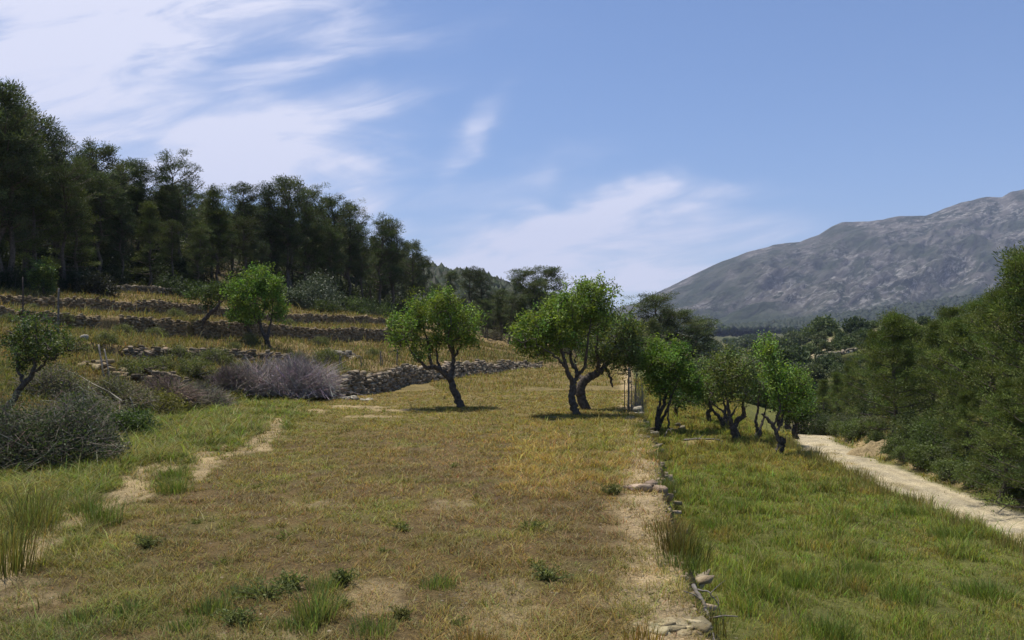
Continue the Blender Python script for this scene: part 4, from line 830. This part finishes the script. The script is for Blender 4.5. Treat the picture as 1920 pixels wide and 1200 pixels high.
post('tall thin metal pole on the far left terrace', 43, 27.5, 1.75, .025, name='metal_pole', m=M_METAL, cat='pole')
post('thicker wooden pole right of the thin metal pole, far left', 109, 26.0, 1.6, .03, name='wooden_pole', cat='pole', lean=(.02, 0))
post('upper of the two poles leaning on the left bank', 196, 22.8, .95, .028, name='leaning_pole', lean=(-.38, .4), cat='pole', group='poles leaning on the left bank')
post('lower of the two poles leaning on the left bank', 208, 22.6, .9, .022, name='leaning_pole', lean=(-.40, .42), cat='pole', group='poles leaning on the left bank')
post('thin stick leaning from the bank just left of the stump', 262, 19.0, .65, .018, name='dry_stick', lean=(-.28, .1), cat='stick')
GF = 'weathered stakes at the far end of the retaining wall'
for px, Y, h, ln, lb in [(1171,23.6,.85,0,'leftmost thin stake before the dry thicket'),(1178,23.2,1.25,.02,'thick grey stake at the left of the dry thicket'),(1184,23.5,1.2,-.02,'second grey stake of the dry thicket'),(1191,23.1,1.1,.03,'pale stake in the middle of the dry thicket'),(1206,23.4,.9,-.03,'short dark stake at the right of the dry thicket')]:
    post(lb, px, Y, h, .014 if px != 1178 else .03, group=GF, lean=(ln, 0))
twigbush('pale dry thicket tied to stakes at the end of the retaining wall', 1196, 23.3, .7, 1.0, .4, (.36, .32, .26), 95, n=230, rad=.004, name='dry_thicket', curl=.3)
acc = Acc(); tube(acc, [(0, 0, -.1), (0.01, 0, .1), (.0, 0, .26)], [.13, .115, .11], 12, rough=.15); p = at(416, 23.8)
tag(acc.build('tree_stump', M_BARK, loc=p), 'small sawn tree stump in the green grass left of the track head', 'stump')
def branch(label, pts, rad, name='fallen_branch', m=M_WOOD, group=None):
    p0 = Vector(pts[0]); P = spline([Vector(q) - p0 for q in pts], 5); P[1:-1] += rng.normal(size=P[1:-1].shape) * .006; acc = Acc(); tube(acc, P, np.linspace(rad, rad * .45, len(P)), 7, rough=.3)
    for k in (len(P) // 3, 2 * len(P) // 3):
        e = P[k] + np.array([rng.normal() * .12, rng.normal() * .12, .08]); tube(acc, [P[k], (P[k] + e) / 2 + .01, e], [rad * .5, rad * .35, rad * .2], 5)
    return tag(acc.build(name, m, smooth=True, loc=p0), label, 'branch', group)
def onw(px, py, z, dx=0): Y = (EYE - z) * F / (py - HZ); return ((px - 960) / F * Y + dx, Y, z)
GB = 'dry branches lying on the retaining wall'
branch('longer grey dry branch along the wall stones, bottom centre-right', [onw(1300,1098,.03), onw(1318,1128,.0), onw(1330,1160,-.08), onw(1342,1215,-.14)], .018, group=GB)
branch('thin arched dry stem right of the longer dry branch', [onw(1308,1105,0), onw(1330,1112,.02), onw(1348,1140,-.1), onw(1360,1195,-.35)], .007, group=GB)
branch('bent dry limb lying on the bank of dug earth', [at(1283, 21.6, .05), at(1310, 21.3, .12), at(1340, 21.0, .16), at(1356, 20.9, .1)], .035)
branch('broken prunings crossed at the foot of the fan-stemmed almond', [at(1246, 22.4, .02), at(1254, 22.6, .22), at(1262, 22.5, .05)], .018, name='cut_branch')

# ------------------------------------------------------------------ tall tufts and leafy weeds near the camera
def tuft(label, px, Y, h, w, n, col, seed, name='grass_tuft', group='tall grass tufts', wid=.006, lean=.45, cat='grass tuft', zoff=0):
    r = np.random.default_rng(seed); p = at(px, Y, zoff); b = np.clip(r.normal(size=(n, 2)), -1.8, 1.8) * w * .22; th = r.uniform(0, 6.28, n); l = h * r.uniform(.45, 1.1, n); o = lean * r.random(n) ** .8
    d = np.stack([np.cos(th) * o + b[:, 0] / w * .8, np.sin(th) * o + b[:, 1] / w * .8], -1)
    s = np.stack([-np.sin(th + r.normal(size=n)), np.cos(th + r.normal(size=n)), np.zeros(n)], -1) * wid * .5
    B = np.column_stack([b, np.full(n, -.02)]); M1 = B + np.column_stack([d * (l * .35)[:, None], l * .6]); T = B + np.column_stack([d * (l * 1.0)[:, None], l * .95])
    V = np.stack([B - s, B + s, M1 + s * .8, M1 - s * .8, T], 1).reshape(-1, 3); k = np.arange(n) * 5
    Q = np.stack([k, k + 1, k + 2, k + 3], -1); Tt = np.stack([k + 3, k + 2, k + 4], -1)
    cc = np.repeat(np.array(col) * r.uniform(.6, 1.45, (n, 1)) * (1 + .12 * r.normal(size=(n, 3))), 5, axis=0)
    return tag(mesh(name, V, [Q, Tt], M_GRASS, np.clip(cc, .01, .6), loc=p), label, cat, group)
def weed(label, px, Y, h, w, col, seed, name='leafy_weed', group='leafy weeds in the dry field', leaf=.04, stems=26):
    r = np.random.default_rng(seed); p = at(px, Y); root = thing(name, label, 'plant', p, group); acc = Acc(); la = Acc()
    for k in range(stems):
        e = np.array([r.normal() * w * .38, r.normal() * w * .3, h * r.uniform(.35, 1.1)]); P = spline([(e[0] * .15, e[1] * .15, -.02), (e[0] * .5, e[1] * .5, e[2] * .6), e], 4); tube(acc, P, np.linspace(.006, .002, len(P)), 4, col=np.array(col) * .8)
        n = 14; q = P[r.integers(2, len(P), n)] + r.normal(size=(n, 3)) * .008; leaves(la, q, leaf, leaf * .3, np.array(col) * r.uniform(.6, 1.4, (n, 1)), r, upbias=.3)
    acc.build('stem', M_GRASS, root); la.build('foliage', M_GRASS, root); return root
rw0 = np.random.default_rng(77)
def Yd(py, z=0.0): return (EYE - z) * F / (py - HZ)
tuft('tall reedy grass tuft at the left edge, nearest to the camera', 18, Yd(1075), .66, .5, 260, (.15, .15, .055), 401, lean=.32)
tuft('feathery dry-green grass clump behind the nearest reedy tuft', 62, Yd(1000), .6, .5, 260, (.14, .15, .055), 402)
tuft('upright green tuft between the two bare patches of the track', 190, Yd(985), .34, .4, 240, (.14, .18, .055), 403, lean=.7)
tuft('green tuft right of the widest bare patch of the track', 168, Yd(965), .3, .35, 200, (.13, .17, .05), 404, lean=.7)
tuft('low green tuft below the second bare patch', 330, Yd(925), .26, .45, 240, (.14, .18, .05), 405, lean=.8)
tuft('green tuft between the bare patches near the dry field edge', 325, Yd(900), .28, .5, 240, (.14, .19, .05), 406, lean=.8)
tuft('soft green grass tuft in the near middle of the dry field', 592, Yd(1165), .26, .32, 300, (.18, .22, .085), 407, lean=.5)
tuft('tall thin grass stems standing along the retaining wall', 1268, Yd(1075, -.2), .34, .45, 240, (.13, .115, .045), 408, lean=.22)
tuft('darker stems of the grass clump at the wall, right half', 1296, Yd(1080, -.2), .32, .35, 260, (.12, .14, .045), 409, lean=.3, zoff=.1)
tuft('straw-coloured tuft at the bottom edge of the dry field', 890, Yd(1215), .16, .34, 170, (.27, .19, .07), 410)
tuft('straw-coloured stems on the pale slabs, bottom right of the dry field', 1205, Yd(1205), .15, .3, 120, (.25, .18, .06), 411)
for k in range(13):
    Y = 5.8 + k * 1.3 + rw0.uniform(-.2, .2); tuft('scruffy mixed grass spilling over the retaining wall stones', 960 + F * (float(wallx(Y)) + rw0.uniform(-.1, .22)) / Y, Y, float(rw0.uniform(.12, .26)), .5, 240, [(.17, .16, .06), (.13, .16, .05), (.22, .18, .09)][k % 3], 580 + k, group='grass along the retaining wall', lean=.6)
GR = 'dense green tussocks on the lower terrace'
for k, (px, py, lb) in enumerate([(1560,1190,'dark green tussock at the bottom right corner of the lower terrace'),(1700,1130,'bright tussock near the bottom right'),(1420,1120,'tussock right of the dry branches'),(1620,1080,'round tussock in the middle right of the lower terrace'),(1500,1100,'paler tussock in the lower terrace, left of the round one'),(1340,990,'grass clump close to the retaining wall'),(1780,1010,'tussock toward the track, right side'),(1390,950,'small tussock beyond the wall clump'),(1700,965,'small tussock before the track grass'),(1850,1120,'tussock at the right border of the lower terrace')]):
    tuft(lb, px, Yd(py, -.7), .2, .6, 520, (.14, .19, .05), 430 + k, group=GR, lean=.75)
GE = 'straw-pale tall grass clumps along the sunken track'
for k in range(14):
    Y = 9.5 + k * .95; x = float(edgex(Y)) + .12 * math.sin(k * 2.1); px = 960 + F * x / Y
    tuft('pale tall grass clump on the lip above the sunken track', px, Y, .27, .7, 300, (.24, .215, .10), 460 + k, group=GE, lean=.5, wid=.007)
weed('spreading leafy weed left of the soft green tuft', 500, Yd(1125), .11, .42, (.15, .18, .075), 501)
weed('upright dark leafy weed right of the soft green tuft', 642, Yd(1100), .12, .2, (.125, .15, .065), 502)
weed('grey-green weed directly behind the soft green tuft', 545, Yd(1108), .11, .25, (.15, .18, .08), 503)
weed('leafy weed at the bottom left of the dry field', 440, Yd(1175), .10, .3, (.15, .18, .08), 504)
weed('small blue-green weed right of the bare ground, near middle', 1028, Yd(1088), .10, .24, (.14, .165, .075), 505)
weed('dark little weed under the olive weeds, bottom centre', 752, Yd(1158), .05, .12, (.15, .15, .07), 506)
weed('small sprawling weed at left of the field, below the track', 278, Yd(1030), .09, .2, (.14, .16, .07), 507)
weed('dark weed beside the bare wall edge', 1150, Yd(930), .14, .3, (.14, .155, .065), 508)

rw = np.random.default_rng(520)
wp = [weed('low small weed among the dry grass of the middle field', 420, Yd(1060), .04, .16, (.17, .19, .07), 521, group='small low weeds scattered over the dry field', stems=12, leaf=.03),]
for k in range(16):
    px = rw.uniform(60, 1180); py = rw.uniform(850, 1185); py = max(py, 860)
    copy_thing(wp[0], wp[0]['label'], at(px, Yd(py)), rw.uniform(0, 6.28), float(rw.uniform(.5, 1.7)), wp[0]['group'])
for k in range(9):
    px, py = [(395,1150),(455,1120),(610,1110),(560,1180),(700,1190),(350,1180),(250,1150),(150,1170),(820,1100)][k]
    tuft('short soft green tuft near the bottom edge of the dry field', px, Yd(py), float(rw.uniform(.09, .17)), .34, 260, (.16, .20, .075), 540 + k, group='short soft tufts near the bottom of the field', lean=.6)
# loose stones and clods
def litter(name, label, xs, Ys, s0, s1, seed, col):
    r = np.random.default_rng(seed); zz = height(xs, Ys) - .004; acc = Acc(); sz = s0 + (s1 - s0) * r.random(len(xs)) ** 3
    rocks(acc, [np.array([a, b, c]) for a, b, c in zip(xs, Ys, zz)], [(q, q * .8, q * .45) for q in sz], r, col)
    return tag(acc.build(name, M_STONE), label, 'stones', kind='stuff')
Yl = rw.uniform(4.5, 24, 1500) ** 1.0; xl = wallx(Yl) + .05 - .55 * rw.random(1500) ** 2.2
litter('rubble', 'crumbled pale stones and clods along the edge of the dry field', xl, Yl, .008, .038, 551, (.34, .265, .17))
Yl = rw.uniform(4.2, 20, 2200); xl = -.66 * Yl + rw.random(2200) * (wallx(Yl) + .66 * Yl)
litter('pebbles', 'small pebbles and clods strewn over the dry field', xl, Yl, .005, .020, 552, (.34, .28, .20))
# ------------------------------------------------------------------ ground cover
def cover(name, n, xf, Y0, Y1, seed, hs=1.0, pw=1.6, wid=.0035, flat=0., filt=None, colmul=None, hmul=None, wgrow=1.0):
    """blades of grass; the farther the fewer and wider, over the whole plot"""
    r = np.random.default_rng(seed); u = r.random(n)
    Y = (Y0 ** (2 - pw) + u * (Y1 ** (2 - pw) - Y0 ** (2 - pw))) ** (1 / (2 - pw)); x = xf(Y, r.random(n))
    so, gc, h, den = palette(x, Y); cl = fbm(x * 5.5, Y * 4.5, 3, 72); keep = r.random(n) < den / 1.7 * (.28 + .72 * sstep(.28, .54, cl))
    if filt is not None: keep &= filt(x, Y)
    x, Y, gc, h = x[keep], Y[keep], gc[keep], h[keep]; n = len(x)
    z = height(x, Y) - .012; cl = cl[keep]; h = h * hs * r.uniform(.3, 1.4, n) * np.clip(.1 + 1.9 * cl, .4, 1.7) * (1 + 1.2 * (r.random(n) < .03))
    th = r.uniform(0, 6.28, n); ln = (r.random(n) ** .6) * (.85 + flat); wd = wid * np.maximum(1, Y / 6.0 * wgrow) * r.uniform(.6, 1.5, n)
    d = np.stack([np.cos(th), np.sin(th)], -1) * (ln * h)[:, None]; ph = th + 1.57 + r.normal(size=n) * .6
    s = np.stack([np.cos(ph), np.sin(ph), np.zeros(n)], -1) * (wd * .5)[:, None]; B = np.stack([x, Y, z], -1)
    M1 = B + np.column_stack([d * .35, h * (.6 - .25 * flat)]); T = B + np.column_stack([d * 1.1, h * (1 - .45 * flat)])
    V = np.stack([B - s, B + s, M1 + s * .8, M1 - s * .8, T], 1).reshape(-1, 3); k = np.arange(n) * 5
    Q = np.stack([k, k + 1, k + 2, k + 3], -1); Tt = np.stack([k + 3, k + 2, k + 4], -1)
    cc = gc * r.uniform(.35, 1.65, (n, 1)) * (.6 + .8 * fbm(x * 2.3, Y * 1.6, 3, 73))[:, None] * (1 + .15 * r.normal(size=(n, 3)))
    st = r.random(n) < .17; cc[st] = cc[st] * .35 + np.array([.30, .24, .14]) * .65; sf = r.random(n) < .05; cc[sf] = cc[sf] * .3 + np.array([.46, .40, .27]) * .7
    o = mesh(name, V, [Q, Tt], M_GRASS, np.repeat(np.clip(cc, .01, .6), 5, axis=0)); o['kind'] = 'stuff'
    tag(o, None, 'grass'); return o
XL = lambda Y: -np.minimum(.78 * Y, 1.4 + .69 * Y)
o = cover('dry_grass', 1300000, lambda Y, u: XL(Y) + u * (wallx(Y) + .05 - XL(Y)), 3.0, 32, 601, hs=.72, pw=1.35, wid=.0044, flat=.6); tag(o, 'short dry brown and ochre grass covering the middle field')
o = cover('green_grass', 950000, lambda Y, u: wallx(Y) + .15 + u * (edgex(Y) + .35 - wallx(Y)), 3.0, 42, 602, hs=.95, pw=1.3, wid=.0042); tag(o, 'long green grass covering the lower right terrace')
o = cover('verge_grass', 110000, lambda Y, u: roadL(Y) - .6 + u * 9.5, 8, 42, 603, hs=.8, pw=1.0, wid=.006); tag(o, 'sparse grass along the track and its verge')
def bankf(x, Y): return (base_profile(np.clip(x / Y, TT[0], TT[-1]), Y) > .02)
o = cover('bank_grass', 460000, lambda Y, u: XL(Y) + u * (np.minimum(Y * .17, 6) - XL(Y)), 11, 72, 604, hs=1.25, pw=1.0, wid=.006, filt=bankf, wgrow=.6); tag(o, 'yellow-brown rough grass on the left bank and terraces')

# ------------------------------------------------------------------ valley: bushes, terraces, far forest
r = np.random.default_rng(701)
def farbush(seed, tall=.8, col=(.045, .058, .026)):
    r = np.random.default_rng(seed); la = Acc(); n = 1400; d = rdir(n, r); d[:, 2] = d[:, 2]; 
    lob = rdir(9, r) * .55; lob[:, 2] = np.abs(lob[:, 2]) * tall; k = r.integers(0, 9, n); P = lob[k] + d * r.random((n, 1)) ** .5 * .42; P[:, 2] = np.maximum(P[:, 2] + .25, .0)
    ca = np.array(col) * (r.uniform(.7, 1.35, 9)[k])[:, None] * r.uniform(.8, 1.2, (n, 1)); leaves(la, P, .16, .09, ca, r, upbias=.3); return la
fb = [farbush(s, t, c) for s, t, c in [(1, .8, (.065, .085, .034)), (2, .6, (.085, .108, .040)), (3, 1.1, (.055, .075, .033)), (4, .7, (.10, .115, .05))]]
fprot = {}
def place_far(k, px, Y, size, label, name='bush', cat='bush', group='bushes dotted over the far valley terraces'):
    p = at(px, Y)
    if k not in fprot:
        o = fb[k].build(name, M_NEEDLE, loc=p); fprot[k] = o
    else: o = fprot[k].copy(); C.objects.link(o); o.location = p
    o.name = name; o.scale = (size, size, size); o.rotation_euler = (0, 0, r.uniform(0, 6.28)); return tag(o, label, cat, group)
place_far(2, 1605, 150, 3.0, 'dark round tree on the crest of the valley terraces, above all other bushes', 'far_tree', 'tree', None)
place_far(0, 1488, 120, 4.2, 'reddish-topped dark tree at the left end of the valley terraces', 'far_tree', 'tree', None)
place_far(2, 1410, 118, 2.6, 'dark conical tree on the valley field right of the pines', 'far_tree', 'tree', None)
LBF = 'small dark bush dotting the far valley slope'
for k in range(175):
    px = r.uniform(1330, 1740); Y = r.choice([r.uniform(60, 95), r.uniform(96, 160), r.uniform(100, 158)]); place_far(int(r.integers(0, 4)), px, Y, r.uniform(.8, 2.3) * (1.3 if Y < 95 else 1), LBF)
for k in range(60):
    px = r.uniform(1290, 1560); Y = r.uniform(180, 700); place_far(int(r.integers(0, 4)), px, Y, r.uniform(2.5, 5) * (1 + Y / 900), LBF)
for k in range(26):
    px = r.uniform(1300, 1620); Y = r.uniform(44, 62); place_far(int(r.integers(0, 2)), px, Y, r.uniform(1.4, 2.2), 'bushy dark growth in the dip just behind the almonds', group='bushes in the dip behind the almonds')
# pale terrace walls across the valley
for (px0, px1, Y, hh, sz, lb) in [(1535, 1604, 118.2, 1.0, .5, 'pale straight wall on the far valley terraces'), (1478, 1530, 112, .8, .45, 'pale broken wall left of the straight far one'), (1500, 1600, 134, .5, .4, 'thin upper wall line of the far terraces'), (1376, 1432, 185, 1.3, .8, 'pale ruined wall in the valley floor')]:
    acc = Acc(); rr = np.random.default_rng(int(px0)); px = px0
    while px < px1:
        p = at(px, Y); 
        for c in range(max(1, int(hh / (sz * .7)))): rocks(acc, [np.array([p.x, p.y, p.z + .1 + c * sz * .7])], [(sz * .9, sz * .6, sz * .45)], rr, (.34, .30, .22))
        px += sz * F / Y * 1.2
    tag(acc.build('terrace_wall', M_STONE), lb, 'wall')
# far road
acc = Acc(); P = [(1425, 520), (1408, 560), (1416, 700), (1432, 760), (1412, 840)]
P = spline([tuple(at(a_, b_, .4)) for a_, b_ in P], 6)
Vr = []; 
for k in range(len(P)): Vr += [P[k] + np.array([-5, 0, 0]), P[k] + np.array([5, 0, 0])]
Q = [[2 * k, 2 * k + 1, 2 * k + 3, 2 * k + 2] for k in range(len(P) - 1)]
M_ROAD = solid('far_road_dirt', (.42, .36, .28), (.34, .30, .24), .2, .1)
tag(mesh('valley_road', np.array(Vr), np.array(Q), M_ROAD), kind='structure')
# wood on the foothill and on the far hill behind
acc = Acc(); n = 5200; rw = np.random.default_rng(9); nr_, nc_ = FV.shape[:2]; iv0 = ico(1)
V = []; T = []; cc = []
for k in range(n):
    a_ = rw.integers(0, 42); b_ = int(rw.integers(0, nc_ - 1)); p = FV[a_, b_] + np.array([rw.uniform(-6, 6), rw.uniform(-6, 6), 0]); s = rw.uniform(3.5, 6.5)
    V.append(iv0[0] * np.array([s, s, s * 1.1]) * (1 + .15 * rw.normal(size=(len(iv0[0]), 1))) + p); T.append(iv0[1] + k * len(iv0[0])); cc.append(np.tile(np.array([.026, .036, .020]) * rw.uniform(.7, 1.4), (len(iv0[0]), 1)))
tag(mesh('forest', np.concatenate(V), np.concatenate(T), M_NEEDLE, np.concatenate(cc)), 'far pine forest covering the foothill under the mountain', 'forest', kind='stuff')
V = []; T = []; cc = []; n = 0
for k in range(15000):
    px = rw.uniform(-200, 700) if k < 3000 else rw.uniform(700, 1180); Y = rw.uniform(110, 480); x = (px - 960) / F * Y; z = float(height(x, Y)); s = rw.uniform(1.2, 2.2) * (1 + Y / 600)
    V.append(iv0[0] * np.array([s, s, s * 1.3]) * (1 + .28 * rw.normal(size=(len(iv0[0]), 1))) + np.array([x, Y, z + s * .3])); T.append(iv0[1] + n * len(iv0[0])); cc.append(np.tile(np.array([.020, .028, .013]) * rw.uniform(.5, 1.5), (len(iv0[0]), 1)) * rw.uniform(.6, 1.4, (len(iv0[0]), 1))); n += 1
tag(mesh('forest', np.concatenate(V), np.concatenate(T), M_NEEDLE, np.concatenate(cc)), 'continuous pine wood on the hill behind the left pines', 'forest', kind='stuff')

# ------------------------------------------------------------------ haze
HAZE = 1
if HAZE:
    m, g = newmat('haze_air'); v = g.n.new('ShaderNodeVolumePrincipled'); v.inputs['Color'].default_value = (.62, .72, 1.0, 1); v.inputs['Density'].default_value = 1.05e-4; v.inputs['Anisotropy'].default_value = 0.0
    o = g.n.new('ShaderNodeOutputMaterial'); g.l.new(v.outputs[0], o.inputs['Volume'])
    lo = np.array([-6200, -70, -20]); hi = np.array([6200, 6500, 900]); V = np.array([[(lo, hi)[a][0], (lo, hi)[b][1], (lo, hi)[c][2]] for a in (0, 1) for b in (0, 1) for c in (0, 1)])
    Q = [[0, 1, 3, 2], [4, 6, 7, 5], [0, 4, 5, 1], [2, 3, 7, 6], [0, 2, 6, 4], [1, 5, 7, 3]]
    tag(mesh("haze", V, np.array(Q), m), kind='stuff', label='thin blue air haze filling the valley', cat='haze')
